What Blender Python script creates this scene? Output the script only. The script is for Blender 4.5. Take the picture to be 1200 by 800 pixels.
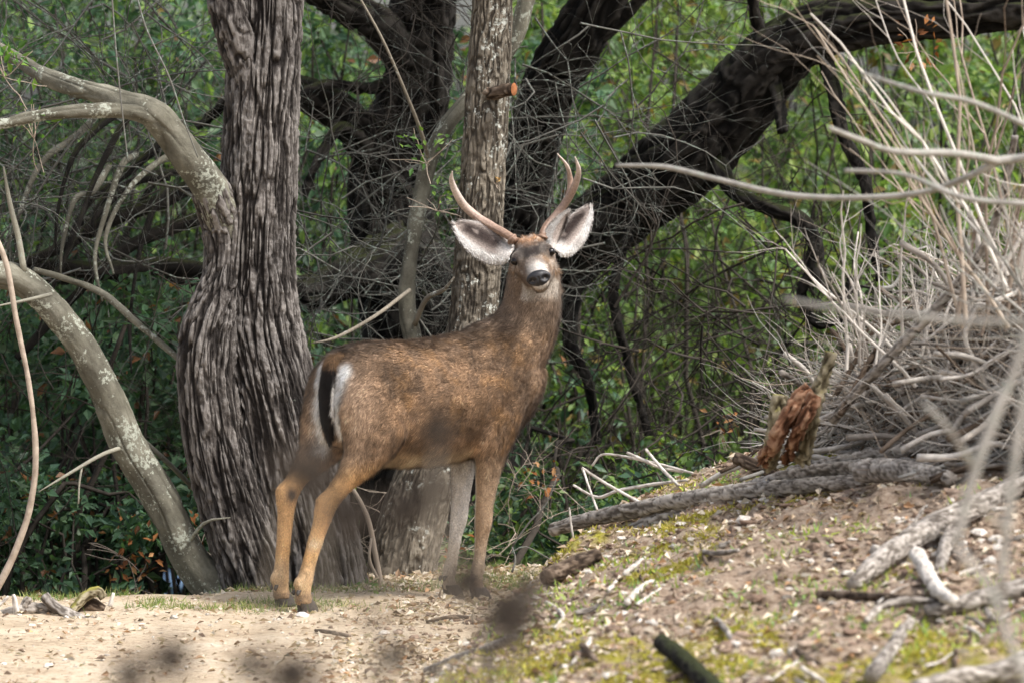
import bpy, math, random
import numpy as np
from mathutils import Vector, Matrix

for o in list(bpy.data.objects): bpy.data.objects.remove(o)
RNG = np.random.default_rng(7)
random.seed(7)
S = bpy.context.scene
COL = S.collection

# ------------------------------------------------------------------ camera
FPX = 5333.0                       # focal length in pixels of a 1200 px wide frame
PITCH = math.atan(226.0 / FPX)
CAMZ = 1.6
cam = bpy.data.cameras.new('camera'); cam.lens = 160.0; cam.sensor_width = 36.0
cam.sensor_fit = 'HORIZONTAL'; cam.clip_start = 0.1; cam.clip_end = 4000
cam.dof.use_dof = True; cam.dof.focus_distance = 16.12; cam.dof.aperture_fstop = 4.3
camo = bpy.data.objects.new('camera', cam); COL.objects.link(camo)
camo.location = (0, 0, CAMZ); camo.rotation_euler = (math.pi / 2 - PITCH, 0, 0)
S.camera = camo

# ------------------------------------------------------------------ sky, sun, exposure
SUN_EL, SUN_AZ = math.radians(54), math.radians(122)      # azimuth clockwise from +Y
W = bpy.data.worlds.new('World'); S.world = W; W.use_nodes = True
wn = W.node_tree; wn.nodes.clear()
sky = wn.nodes.new('ShaderNodeTexSky'); sky.sky_type = 'NISHITA'; sky.sun_disc = False
sky.sun_elevation = SUN_EL; sky.sun_rotation = SUN_AZ
sky.air_density = 1.0; sky.dust_density = 4.0; sky.ozone_density = 1.0
hs = wn.nodes.new('ShaderNodeHueSaturation'); hs.inputs['Saturation'].default_value = 0.55
bg = wn.nodes.new('ShaderNodeBackground'); bg.inputs['Strength'].default_value = 0.085
wo = wn.nodes.new('ShaderNodeOutputWorld')
wn.links.new(sky.outputs[0], hs.inputs['Color']); wn.links.new(hs.outputs[0], bg.inputs['Color'])
wn.links.new(bg.outputs[0], wo.inputs['Surface'])
sl = bpy.data.lights.new('sun', 'SUN'); sl.energy = 1.5; sl.angle = math.radians(11); sl.color = (1.0, .965, .92)
so = bpy.data.objects.new('sun', sl); COL.objects.link(so)
sd = Vector((math.sin(SUN_AZ) * math.cos(SUN_EL), math.cos(SUN_AZ) * math.cos(SUN_EL), math.sin(SUN_EL)))
so.rotation_euler = sd.to_track_quat('Z', 'Y').to_euler(); so.location = (0, 0, 30)
S.view_settings.view_transform = 'Standard'; S.view_settings.look = 'None'
S.view_settings.gamma = 1.0; S.view_settings.use_curve_mapping = False
S.view_settings.exposure = 1.62
S.render.engine = 'CYCLES'

# ------------------------------------------------------------------ helpers
def P(px, py, d):
    """point on the ray of photo pixel (px, py) at distance d along +Y"""
    u = (px - 600) / FPX; v = (400 - py) / FPX
    c, s = math.cos(PITCH), math.sin(PITCH)
    r = np.array([u, c + v * s, -s + v * c])
    return np.array([0, 0, CAMZ]) + r * (d / r[1])
PXM = lambda d: d / FPX            # metres per photo pixel at distance d

def _hash(ix, iy, iz, seed):
    h = (ix * 374761393 + iy * 668265263 + iz * 2147483647 + seed * 974634777) & 0xffffffff
    h = ((h ^ (h >> 13)) * 1274126177) & 0xffffffff
    h = ((h ^ (h >> 16)) * 2246822519) & 0xffffffff
    return ((h ^ (h >> 15)) & 0xffffff) / float(0xffffff)
def noise(p, seed=0):
    """smooth value noise 0..1, p (...,3)"""
    p = np.asarray(p, float); i = np.floor(p).astype(np.int64); f = p - i
    f = f * f * f * (f * (f * 6 - 15) + 10); r = 0
    for dx in (0, 1):
        wx = f[..., 0] if dx else 1 - f[..., 0]
        for dy in (0, 1):
            wy = f[..., 1] if dy else 1 - f[..., 1]
            for dz in (0, 1):
                wz = f[..., 2] if dz else 1 - f[..., 2]
                r = r + wx * wy * wz * _hash(i[..., 0] + dx, i[..., 1] + dy, i[..., 2] + dz, seed)
    return r
def fbm(p, oct=4, seed=0):
    p = np.asarray(p, float); a, s, t = 1.0, 0, 0
    for k in range(oct):
        s = s + a * noise(p, seed + k * 17); t += a; a *= .5; p = p * 2.03 + 11.7
    return s / t
def sstep(a, b, x):
    t = np.clip((np.asarray(x, float) - a) / (b - a), 0, 1); return t * t * (3 - 2 * t)

def mesh_obj(name, V, F, mat, parent=None, col=None, attrs=None, smooth=True, loc=None):
    """V (n,3); F one (m,k) array or a list of such arrays"""
    Fs = F if isinstance(F, list) else [F]
    Fs = [np.asarray(f, np.int32) for f in Fs if len(f)]
    me = bpy.data.meshes.new(name)
    V = np.asarray(V, np.float32); me.vertices.add(len(V)); me.vertices.foreach_set('co', V.ravel())
    tot = np.concatenate([np.full(len(f), f.shape[1], np.int32) for f in Fs])
    idx = np.concatenate([f.ravel() for f in Fs])
    me.loops.add(len(idx)); me.loops.foreach_set('vertex_index', idx)
    me.polygons.add(len(tot)); st = np.concatenate([[0], np.cumsum(tot)[:-1]]).astype(np.int32)
    me.polygons.foreach_set('loop_start', st)
    me.polygons.foreach_set('use_smooth', np.full(len(tot), smooth))
    if col is not None: set_col(me, col)
    for k, v in (attrs or {}).items():
        v = np.asarray(v, np.float32)
        if v.ndim == 2:
            a = me.attributes.new(k, 'FLOAT_VECTOR', 'POINT'); a.data.foreach_set('vector', v.ravel())
        else:
            a = me.attributes.new(k, 'FLOAT', 'POINT'); a.data.foreach_set('value', v)
    me.update(calc_edges=True); me.validate()
    if mat is not None: me.materials.append(mat)
    o = bpy.data.objects.new(name, me); COL.objects.link(o)
    if parent is not None: o.parent = parent
    if loc is not None: o.location = loc
    return o
def set_col(me, col):
    c = np.ones((len(col), 4), np.float32); c[:, :3] = col
    a = me.attributes.new('col', 'FLOAT_COLOR', 'POINT'); a.data.foreach_set('color', c.ravel())
def tag(o, label=None, cat=None, group=None, kind=None):
    if label: o['label'] = label
    if cat: o['category'] = cat
    if group: o['group'] = group
    if kind: o['kind'] = kind
    return o
def empty(name, loc, label=None, cat=None, group=None, rz=0):
    o = bpy.data.objects.new(name, None); COL.objects.link(o); o.empty_display_size = .1
    o.location = loc; o.rotation_euler = (0, 0, rz)
    return tag(o, label, cat, group)

def spline(ctrl, n):
    """Catmull-Rom through ctrl (k,m), resampled to n points even in arc length of the first 3 columns"""
    c = np.asarray(ctrl, float); c = np.vstack([2 * c[0] - c[1], c, 2 * c[-1] - c[-2]])
    out = []
    m = 16
    for i in range(1, len(c) - 2):
        t = np.linspace(0, 1, m, endpoint=False)[:, None]
        p0, p1, p2, p3 = c[i - 1], c[i], c[i + 1], c[i + 2]
        out.append(.5 * (2 * p1 + (p2 - p0) * t + (2 * p0 - 5 * p1 + 4 * p2 - p3) * t ** 2 + (3 * p1 - p0 - 3 * p2 + p3) * t ** 3))
    out.append(c[-2][None]); q = np.vstack(out)
    L = np.concatenate([[0], np.cumsum(np.linalg.norm(np.diff(q[:, :3], axis=0), axis=1))])
    s = np.linspace(0, L[-1], n)
    return np.stack([np.interp(s, L, q[:, j]) for j in range(q.shape[1])], 1), s
def tube(ctrl, n, seg, disp=None, cap=True, flat=1.0):
    """ctrl (k,4): x y z radius. disp(u_angle, arc, pos, r) -> radial offset. returns V, F, h"""
    q, arc = spline(ctrl, n)
    c, r = q[:, :3], q[:, 3]
    t = np.gradient(c, axis=0); t /= np.linalg.norm(t, axis=1)[:, None] + 1e-9
    ref = np.array([0., -1., 0.]) if abs(t[0][1]) < .8 else np.array([1., 0, 0])
    n1 = np.zeros_like(c); a = ref - t[0] * np.dot(ref, t[0]); n1[0] = a / np.linalg.norm(a)
    for i in range(1, n):
        a = n1[i - 1] - t[i] * np.dot(n1[i - 1], t[i]); n1[i] = a / np.linalg.norm(a)
    n2 = np.cross(t, n1)
    th = np.linspace(0, 2 * np.pi, seg, endpoint=False)
    dirs = n1[:, None] * np.cos(th)[None, :, None] + n2[:, None] * np.sin(th)[None, :, None] * flat
    base = c[:, None] + dirs * r[:, None, None]
    h = np.ones((n, seg))
    if disp is not None:
        off, h = disp(np.broadcast_to(th[None], (n, seg)), np.broadcast_to(arc[:, None], (n, seg)), base, np.broadcast_to(r[:, None], (n, seg)))
        base = base + dirs * off[..., None]
    V = base.reshape(-1, 3); h = h.ravel()
    i = np.arange(n - 1)[:, None] * seg; j = np.arange(seg)[None]; jn = (j + 1) % seg
    F = np.stack([i + j, i + jn, i + seg + jn, i + seg + j], -1).reshape(-1, 4)
    Fl = [F]
    if cap:
        k = len(V); V = np.vstack([V, c[:1] - t[:1] * r[0] * .05, c[-1:] + t[-1:] * r[-1] * .05]); h = np.concatenate([h, [.6, .6]])
        js = np.arange(seg); jn = (js + 1) % seg
        Fl.append(np.vstack([np.stack([np.full(seg, k), jn, js], 1), np.stack([np.full(seg, k + 1), (n - 1) * seg + js, (n - 1) * seg + jn], 1)]))
    return V, Fl, h
def join(parts):
    """join [(V, Flist, h)]"""
    Vs, Fs, hs, o = [], {}, [], 0
    for V, F, h in parts:
        Vs.append(V); hs.append(h)
        for f in (F if isinstance(F, list) else [F]):
            if len(f): Fs.setdefault(f.shape[1], []).append(np.asarray(f) + o)
        o += len(V)
    return np.vstack(Vs), [np.vstack(v) for v in Fs.values()], np.concatenate(hs)
def pix(path, dflt=None):
    """[(px,py,rpx,d)] -> ctrl array in metres"""
    return np.array([list(P(x, y, d)) + [r * PXM(d)] for x, y, r, d in path])

def strands(pts, rad, sides=3):
    """many thin tubes at once: pts (N,K,3), rad (N,K)"""
    N, K, _ = pts.shape
    t = np.gradient(pts, axis=1); t /= np.linalg.norm(t, axis=2, keepdims=True) + 1e-9
    ref = RNG.normal(size=(N, 1, 3)); n1 = ref - t * (ref * t).sum(2, keepdims=True)
    n1 /= np.linalg.norm(n1, axis=2, keepdims=True) + 1e-9; n2 = np.cross(t, n1)
    th = np.arange(sides) * 2 * np.pi / sides
    V = pts[:, :, None] + (n1[:, :, None] * np.cos(th)[:, None] + n2[:, :, None] * np.sin(th)[:, None]) * rad[:, :, None, None]
    V = V.reshape(-1, 3)
    b = (np.arange(N)[:, None, None] * K + np.arange(K - 1)[None, :, None]) * sides
    j = np.arange(sides)[None, None]; jn = (j + 1) % sides
    F = np.stack([b + j, b + jn, b + sides + jn, b + sides + j], -1).reshape(-1, 4)
    return V, F
def walks(st, dr, ln, K=8, wob=.25, grav=0.0, kink=0.0):
    """random-walk curves: starts (N,3), unit dirs, lengths (N,)"""
    N = len(st); p = np.zeros((N, K, 3)); p[:, 0] = st; d = dr.copy()
    for k in range(1, K):
        d = d + RNG.normal(size=(N, 3)) * wob; d[:, 2] += grav
        if kink: d += RNG.normal(size=(N, 3)) * kink * (RNG.random((N, 1)) < .25)
        d /= np.linalg.norm(d, axis=1, keepdims=True) + 1e-9
        p[:, k] = p[:, k - 1] + d * (ln / (K - 1))[:, None]
    return p
def unit(v): return v / (np.linalg.norm(v, axis=-1, keepdims=True) + 1e-9)
def spray(st, dr, ln, r0, levels, K=8, wob=.2, grav=0.0, kink=.2, ang=.8, shrink=.5):
    """branching twigs; levels = children per strand for each level. returns list of (pts, rad)"""
    out = []
    for lv in range(len(levels) + 1):
        p = walks(st, dr, ln, K, wob, grav, kink)
        r = r0[:, None] * np.linspace(1, .35, K)[None]
        out.append((p, r))
        if lv == len(levels): break
        n = levels[lv]; N = len(p); par = np.repeat(np.arange(N), n)
        k = RNG.integers(1, K, len(par))
        tdir = unit(p[par, k] - p[par, k - 1]); rd = RNG.normal(size=tdir.shape); rd = unit(rd - tdir * (rd * tdir).sum(1, keepdims=True))
        a = ang * (.6 + .8 * RNG.random(len(par)))[:, None]
        dr = unit(tdir * np.cos(a) + rd * np.sin(a)); st = p[par, k]
        ln = ln[par] * shrink * (.5 + RNG.random(len(par))); r0 = r[par, k] * .7
    return out
def strands_mesh(lst, sides=3):
    """returns joined V, F, id value per vertex"""
    Vs, Fs, hs, o = [], [], [], 0
    for p, r in lst:
        V, F = strands(p, r, sides); Vs.append(V); Fs.append(F + o); o += len(V)
        hs.append(np.repeat(RNG.random(len(p)), p.shape[1] * sides))
    return np.vstack(Vs), np.vstack(Fs), np.concatenate(hs)

def leaves(c, d, u, L, Wd, fold=.25, droop=.15):
    """folded two-triangle leaves; c base points, d leaf axis, u approximate normal, L length, Wd half width"""
    d = unit(d); s = unit(np.cross(d, u)); n = np.cross(s, d); L = L[:, None]; Wd = Wd[:, None]
    a = c; b = c + d * L * .45 + s * Wd + n * Wd * fold; t = c + d * L - n * L * droop; e = c + d * L * .45 - s * Wd + n * Wd * fold
    V = np.stack([a, b, t, e], 1).reshape(-1, 3); i = np.arange(len(c))[:, None] * 4
    F = np.stack([np.hstack([i, i + 1, i + 2]), np.hstack([i, i + 2, i + 3])], 1).reshape(-1, 3)
    return V, F
def leafcol(n, pal, w=None, var=.25):
    pal = np.array(pal); k = RNG.choice(len(pal), n, p=w); c = pal[k] * (1 + RNG.normal(size=(n, 1)) * var)
    return np.clip(np.repeat(c, 4, axis=0), .004, .9)

# ------------------------------------------------------------------ materials
def new_mat(name):
    m = bpy.data.materials.new(name); m.use_nodes = True; nt = m.node_tree; nt.nodes.clear()
    out = nt.nodes.new('ShaderNodeOutputMaterial'); b = nt.nodes.new('ShaderNodeBsdfPrincipled')
    nt.links.new(b.outputs[0], out.inputs['Surface'])
    return m, nt, b, out
def nd(nt, t, **kw):
    n = nt.nodes.new(t)
    for k, v in kw.items():
        if k in n.inputs: n.inputs[k].default_value = v
        else: setattr(n, k, v)
    return n
def ramp(nt, stops):
    r = nt.nodes.new('ShaderNodeValToRGB'); e = r.color_ramp.elements
    while len(e) < len(stops): e.new(.5)
    for i, (p, c) in enumerate(stops): e[i].position = p; e[i].color = (*c, 1) if len(c) == 3 else c
    return r
def mixc(nt, fac, a, b, mode='MIX'):
    m = nt.nodes.new('ShaderNodeMix'); m.data_type = 'RGBA'; m.blend_type = mode
    for s, v in ((m.inputs[0], fac), (m.inputs[6], a), (m.inputs[7], b)):
        if hasattr(v, 'links'): nt.links.new(v, s)
        else: s.default_value = v if not isinstance(v, tuple) else (*v, 1)
    return m.outputs[2]
def objco(nt, scale=(1, 1, 1)):
    tc = nt.nodes.new('ShaderNodeTexCoord'); mp = nt.nodes.new('ShaderNodeMapping'); mp.inputs['Scale'].default_value = scale
    nt.links.new(tc.outputs['Object'], mp.inputs['Vector']); return mp.outputs[0]
def ntex(nt, vec, scale, detail=5, rough=.6):
    n = nd(nt, 'ShaderNodeTexNoise', Scale=scale, Detail=detail, Roughness=rough); nt.links.new(vec, n.inputs['Vector']); return n.outputs['Fac']
def bump(nt, b, h, strength=.5, dist=.01):
    n = nd(nt, 'ShaderNodeBump', Strength=strength, Distance=dist); nt.links.new(h, n.inputs['Height']); nt.links.new(n.outputs[0], b.inputs['Normal'])
def mat_bark(name, dark, mid, light, lichen=None, lich_amt=.55, moss=None, spots=60, rough=.95, fib=.0):
    """colour by relief attribute h plus grain, lichen spots and moss on upward faces"""
    m, nt, b, out = new_mat(name); v = objco(nt)
    at = nd(nt, 'ShaderNodeAttribute', attribute_name='h')
    g = ntex(nt, v, 45, 6, .7)
    ad = nd(nt, 'ShaderNodeMath', operation='MULTIPLY_ADD'); nt.links.new(g, ad.inputs[0]); ad.inputs[1].default_value = .55; nt.links.new(at.outputs['Fac'], ad.inputs[2])
    sb = nd(nt, 'ShaderNodeMath', operation='SUBTRACT'); nt.links.new(ad.outputs[0], sb.inputs[0]); sb.inputs[1].default_value = .27
    if fib:
        fn = ntex(nt, objco(nt, (1, 1, .13)), 95, 4, .7); fr_ = nd(nt, 'ShaderNodeMath', operation='MULTIPLY_ADD'); nt.links.new(fn, fr_.inputs[0]); fr_.inputs[1].default_value = fib; fr_.inputs[2].default_value = -.5 * fib
        f2 = nd(nt, 'ShaderNodeMath', operation='ADD'); nt.links.new(sb.outputs[0], f2.inputs[0]); nt.links.new(fr_.outputs[0], f2.inputs[1]); sb = f2
    r = ramp(nt, [(.12, dark), (.55, mid), (.98, light)]); nt.links.new(sb.outputs[0], r.inputs[0]); c = r.outputs[0]
    big = ntex(nt, v, 4.5, 3); rb = ramp(nt, [(.35, (.68, .66, .64)), (.68, (1.18, 1.15, 1.1))]); nt.links.new(big, rb.inputs[0])
    c = mixc(nt, 1.0, c, rb.outputs[0], 'MULTIPLY')
    if lichen:
        n1 = ntex(nt, v, spots, 4, .65); n2 = ntex(nt, v, 7, 3)
        k = nd(nt, 'ShaderNodeMath', operation='MULTIPLY'); nt.links.new(n1, k.inputs[0]); nt.links.new(n2, k.inputs[1])
        rl = ramp(nt, [(lich_amt * .5, (0, 0, 0)), (lich_amt * .5 + .05, (1, 1, 1))]); nt.links.new(k.outputs[0], rl.inputs[0])
        c = mixc(nt, rl.outputs[0], c, lichen)
    if moss:
        ge = nt.nodes.new('ShaderNodeNewGeometry'); sx = nt.nodes.new('ShaderNodeSeparateXYZ'); nt.links.new(ge.outputs['Normal'], sx.inputs[0])
        n3 = ntex(nt, v, 12, 4); a = nd(nt, 'ShaderNodeMath', operation='MULTIPLY_ADD'); nt.links.new(n3, a.inputs[0]); a.inputs[1].default_value = 1.6; nt.links.new(sx.outputs[2], a.inputs[2])
        rm = ramp(nt, [(.62, (0, 0, 0)), (.85, (1, 1, 1))])
        a2 = nd(nt, 'ShaderNodeMath', operation='MULTIPLY'); nt.links.new(a.outputs[0], a2.inputs[0]); a2.inputs[1].default_value = .5
        nt.links.new(a2.outputs[0], rm.inputs[0]); c = mixc(nt, rm.outputs[0], c, moss)
    nt.links.new(c, b.inputs['Base Color']); b.inputs['Roughness'].default_value = rough; b.inputs['Specular IOR Level'].default_value = .2
    bump(nt, b, sb.outputs[0] if fib else ntex(nt, v, 90, 6, .75), .9 if fib else .7, .012 if fib else .006)
    return m
def mat_leaf(name, trans=.35, rough=.45, spec=.4):
    m, nt, b, out = new_mat(name); at = nd(nt, 'ShaderNodeAttribute', attribute_name='col')
    nt.links.new(at.outputs['Color'], b.inputs['Base Color']); b.inputs['Roughness'].default_value = rough; b.inputs['Specular IOR Level'].default_value = spec
    if trans:
        t = nt.nodes.new('ShaderNodeBsdfTranslucent'); mx = nt.nodes.new('ShaderNodeMixShader'); mx.inputs[0].default_value = trans
        g = mixc(nt, 1.0, at.outputs['Color'], (1.25, 1.3, .6), 'MULTIPLY'); nt.links.new(g, t.inputs['Color'])
        nt.links.new(b.outputs[0], mx.inputs[1]); nt.links.new(t.outputs[0], mx.inputs[2]); nt.links.new(mx.outputs[0], out.inputs['Surface'])
    return m
def mat_twig(name, c0, c1, rough=.9, patch=None):
    m, nt, b, out = new_mat(name); v = objco(nt); at = nd(nt, 'ShaderNodeAttribute', attribute_name='h')
    n = ntex(nt, v, 30, 4); a = nd(nt, 'ShaderNodeMath', operation='MULTIPLY_ADD'); nt.links.new(at.outputs['Fac'], a.inputs[0]); a.inputs[1].default_value = .6; nt.links.new(n, a.inputs[2])
    r = ramp(nt, [(.35, c0), (.95, c1)]); nt.links.new(a.outputs[0], r.inputs[0]); c = r.outputs[0]
    if patch:
        n2 = ntex(nt, v, 55, 3); r2 = ramp(nt, [(.55, (0, 0, 0)), (.62, (1, 1, 1))]); nt.links.new(n2, r2.inputs[0]); c = mixc(nt, r2.outputs[0], c, patch)
    nt.links.new(c, b.inputs['Base Color']); b.inputs['Roughness'].default_value = rough; b.inputs['Specular IOR Level'].default_value = .2
    bump(nt, b, n, .5, .004)
    return m
def mat_plain(name, c, rough=.5, spec=.5, var=0.0, scale=40, coat=0.0):
    m, nt, b, out = new_mat(name); v = objco(nt); n = ntex(nt, v, scale, 4)
    r = ramp(nt, [(.3, tuple(x * (1 - var) for x in c)), (.7, tuple(min(.95, x * (1 + var)) for x in c))]); nt.links.new(n, r.inputs[0])
    nt.links.new(r.outputs[0], b.inputs['Base Color']); b.inputs['Roughness'].default_value = rough; b.inputs['Specular IOR Level'].default_value = spec
    if coat: b.inputs['Coat Weight'].default_value = coat; b.inputs['Coat Roughness'].default_value = .05
    return m
M = {}
M['bark_furrow'] = mat_bark('furrowed_bark', (.020, .017, .016), (.085, .076, .071), (.25, .235, .225), lichen=(.36, .40, .33), lich_amt=.92, spots=35, fib=1.1)
M['bark_pale'] = mat_bark('pale_lichen_bark', (.055, .047, .038), (.125, .108, .086), (.25, .225, .185), lichen=(.46, .47, .42), lich_amt=.64, spots=55, fib=.6)
M['bark_lean'] = mat_bark('olive_lichen_bark', (.055, .052, .040), (.14, .135, .108), (.27, .265, .22), lichen=(.34, .355, .295), lich_amt=.575, spots=75)
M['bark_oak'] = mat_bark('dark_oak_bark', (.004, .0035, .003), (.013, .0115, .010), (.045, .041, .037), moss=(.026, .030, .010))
M['bark_log'] = mat_bark('weathered_log', (.11, .095, .082), (.29, .265, .24), (.50, .47, .44), lichen=(.55, .55, .5), lich_amt=.80)
M['bark_brown'] = mat_bark('brown_log', (.035, .024, .017), (.11, .08, .058), (.24, .19, .15))
M['wood_red'] = mat_bark('broken_red_wood', (.06, .028, .016), (.20, .095, .055), (.42, .27, .18))
M['wood_moss'] = mat_bark('mossy_wood', (.08, .065, .04), (.22, .19, .12), (.42, .38, .28), moss=(.26, .24, .05))
M['twig_grey'] = mat_twig('grey_twig', (.025, .024, .021), (.13, .125, .11), patch=(.19, .22, .19))
M['branch_grey'] = mat_twig('grey_branch', (.09, .084, .074), (.34, .32, .29), patch=(.30, .31, .27))
M['twig_dark'] = mat_twig('dark_twig', (.010, .008, .007), (.05, .042, .034))
M['twig_pale'] = mat_twig('bleached_twig', (.20, .17, .145), (.62, .57, .51))
M['twig_brown'] = mat_twig('brown_twig', (.14, .10, .075), (.42, .35, .28))
M['leaf'] = mat_leaf('green_leaf', .45, .5)
M['leaf_dry'] = mat_leaf('dry_leaf', .15, .8, .2)
M['grass'] = mat_leaf('grass_blade', .3, .6)
M['thistle'] = mat_plain('dry_thistle', (.085, .070, .058), .9, .1, .5, 200)
M['stem_dry'] = mat_plain('dry_stem', (.22, .19, .15), .9, .1, .4, 60)
M['cut'] = mat_plain('cut_wood', (.30, .12, .05), .8, .2, .4, 60)

# ------------------------------------------------------------------ terrain
def foot(y): return .12 - (16.5 - y) * .128                # where the mound meets the path
MX = np.array([-9, 0, .12, .30, .75, 1.17, 1.75, 2.6, 4.0, 9.0]); MZ = np.array([0, 0, .13, .31, .50, .65, .86, 1.02, 1.1, 1.1])
def mound(x, y):
    x = np.asarray(x, float); y = np.asarray(y, float)
    b = np.interp(x - foot(y), MX, MZ)
    g = np.interp(y, [6, 9, 11, 13.5, 15.6, 16.2, 18.5], [.05, .22, .42, .76, 1.0, .97, .0])
    return b * g
def hgt(x, y):
    x = np.asarray(x, float); y = np.asarray(y, float); sh = np.broadcast(x, y).shape
    x = np.broadcast_to(x, sh); y = np.broadcast_to(y, sh)
    p = np.stack([x, y, np.zeros(sh)], -1)
    m = mound(x, y); k = sstep(.02, .15, m)
    e = 17.25 + .25 * (fbm(p * .8, 3, 5) - .5) - 1.0 * sstep(-.55, -1.2, x) - .3 * sstep(.0, .5, x)
    drop = np.interp(y - e, [0, .35, 1.2, 3, 8, 14, 24, 40, 60, 90, 400, 3000], [0, -.12, -.5, -1.05, -2.2, -2.6, -2.4, -1.0, .8, 1.4, 1.0, .0])
    near = (y < 40)
    n = np.where(near, (fbm(p * 1.6, 3, 1) - .5) * .035 + (fbm(p * 9, 3, 2) - .5) * .014, 0) 
    flat = sstep(1.0, .45, np.abs(y - 16) ) * sstep(.9, .5, np.abs(x + .45))
    n = n * (1 - .85 * flat)
    n = n + k * np.where(near, (fbm(p * 4.5, 4, 3) - .5) * .11 + (fbm(p * 22, 3, 9) - .5) * .035, 0)
    return m + drop + n
def axis_pts(spec):
    out = [spec[0][0]]
    for a, b, s in spec: out += list(np.linspace(a, b, max(2, int(round((b - a) / s)) + 1))[1:])
    return np.array(out)
gx = axis_pts([(-3000, -200, 700), (-200, -20, 30), (-20, -4, 1.6), (-4, -2.2, .15), (-2.2, 2.3, .017), (2.3, 4, .15), (4, 20, 1.6), (20, 200, 30), (200, 3000, 700)])
gy = axis_pts([(-400, -20, 95), (-20, 8, 2.0), (8, 11, .10), (11, 17.9, .022), (17.9, 22, .2), (22, 60, 2), (60, 200, 20), (200, 3500, 470)])
XX, YY = np.meshgrid(gx, gy); ZZ = hgt(XX, YY)
GV = np.stack([XX, YY, ZZ], -1).reshape(-1, 3); nx, ny = len(gx), len(gy)
ii = (np.arange(ny - 1)[:, None] * nx + np.arange(nx - 1)[None]).ravel()
GF = np.stack([ii, ii + 1, ii + nx + 1, ii + nx], 1)
mm = mound(XX, YY).ravel(); pp = GV.copy(); pp[:, 2] = 0
a_mound = sstep(.03, .16, mm + (fbm(pp * 5, 3, 21) - .5) * .12)
mo = fbm(pp * np.array([2.2, 1.1, 1]), 4, 31); a_moss = sstep(.50, .58, mo - .05 + .16 * sstep(12.6, 11.6, GV[:, 1]) + .10 * sstep(14.4, 15.4, GV[:, 1]) * sstep(.2, .6, GV[:, 0])) * sstep(.05, .2, mm) * sstep(.40, .54, fbm(pp * 5.5, 3, 61))
a_wild = sstep(17.1, 17.6, GV[:, 1] + 1.0 * sstep(-.55, -1.2, GV[:, 0]) + (fbm(pp * 3, 3, 41) - .5) * .5)
def ground_mat():
    m, nt, b, out = new_mat('dirt_and_moss'); v = objco(nt)
    am = nd(nt, 'ShaderNodeAttribute', attribute_name='mound'); ao = nd(nt, 'ShaderNodeAttribute', attribute_name='moss'); aw = nd(nt, 'ShaderNodeAttribute', attribute_name='wild')
    n1 = ntex(nt, v, 3.5, 6, .65); n2 = ntex(nt, v, 38, 6, .7); n3 = ntex(nt, v, 120, 4, .7)
    sand = ramp(nt, [(.28, (.40, .31, .215)), (.5, (.56, .46, .34)), (.75, (.66, .57, .45))]); nt.links.new(n1, sand.inputs[0])
    gr = ramp(nt, [(.36, (.42, .34, .27)), (.46, (.95, .93, .9)), (.7, (1.1, 1.08, 1.05))]); nt.links.new(n2, gr.inputs[0])
    c = mixc(nt, .85, sand.outputs[0], gr.outputs[0], 'MULTIPLY')
    soil = ramp(nt, [(.28, (.15, .105, .075)), (.48, (.30, .225, .165)), (.72, (.48, .40, .32))]); nt.links.new(n2, soil.inputs[0])
    so2 = mixc(nt, .6, soil.outputs[0], gr.outputs[0], 'MULTIPLY')
    c = mixc(nt, am.outputs['Fac'], c, so2)
    ms = ramp(nt, [(.3, (.11, .085, .02)), (.5, (.27, .24, .035)), (.7, (.36, .35, .06))]); nt.links.new(n2, ms.inputs[0])
    k = nd(nt, 'ShaderNodeMath', operation='MULTIPLY'); nt.links.new(ao.outputs['Fac'], k.inputs[0]); r3 = ramp(nt, [(.35, (.1, .1, .1)), (.55, (1, 1, 1))]); nt.links.new(ntex(nt, v, 20, 4), r3.inputs[0]); nt.links.new(r3.outputs[0], k.inputs[1])
    c = mixc(nt, k.outputs[0], c, ms.outputs[0])
    wl = ramp(nt, [(.3, (.025, .03, .012)), (.7, (.07, .075, .03))]); nt.links.new(n2, wl.inputs[0])
    c = mixc(nt, aw.outputs['Fac'], c, wl.outputs[0])
    nt.links.new(c, b.inputs['Base Color']); b.inputs['Roughness'].default_value = .95; b.inputs['Specular IOR Level'].default_value = .15
    ad = nd(nt, 'ShaderNodeMath', operation='ADD'); nt.links.new(n2, ad.inputs[0]); nt.links.new(n3, ad.inputs[1])
    bump(nt, b, ad.outputs[0], .8, .012)
    return m
ground = mesh_obj('ground', GV, GF, ground_mat(), attrs={'mound': a_mound, 'moss': a_moss, 'wild': a_wild})
tag(ground, 'pale trodden dirt path rising into a mossy earth mound', kind='structure')

_zi = None
def gz(x, y):
    """terrain height by bilinear lookup in the fine part of the sheet"""
    x = np.asarray(x, float); y = np.asarray(y, float)
    i = np.clip(np.searchsorted(gx, x) - 1, 0, nx - 2); j = np.clip(np.searchsorted(gy, y) - 1, 0, ny - 2)
    fx = np.clip((x - gx[i]) / (gx[i + 1] - gx[i]), 0, 1); fy = np.clip((y - gy[j]) / (gy[j + 1] - gy[j]), 0, 1)
    return (ZZ[j, i] * (1 - fx) + ZZ[j, i + 1] * fx) * (1 - fy) + (ZZ[j + 1, i] * (1 - fx) + ZZ[j + 1, i + 1] * fx) * fy
def hit(px, py):
    """where the ray of a pixel meets the terrain"""
    ds = np.arange(8, 40, .01); q = np.array([P(px, py, 1.0) - [0, 0, CAMZ]]) * ds[:, None] + [0, 0, CAMZ]
    below = q[:, 2] < gz(q[:, 0], q[:, 1]); k = np.argmax(below) if below.any() else len(ds) - 1
    return q[k] if ds[k] < 20 else q[np.argmin(np.abs(ds - 15.4))]
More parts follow.
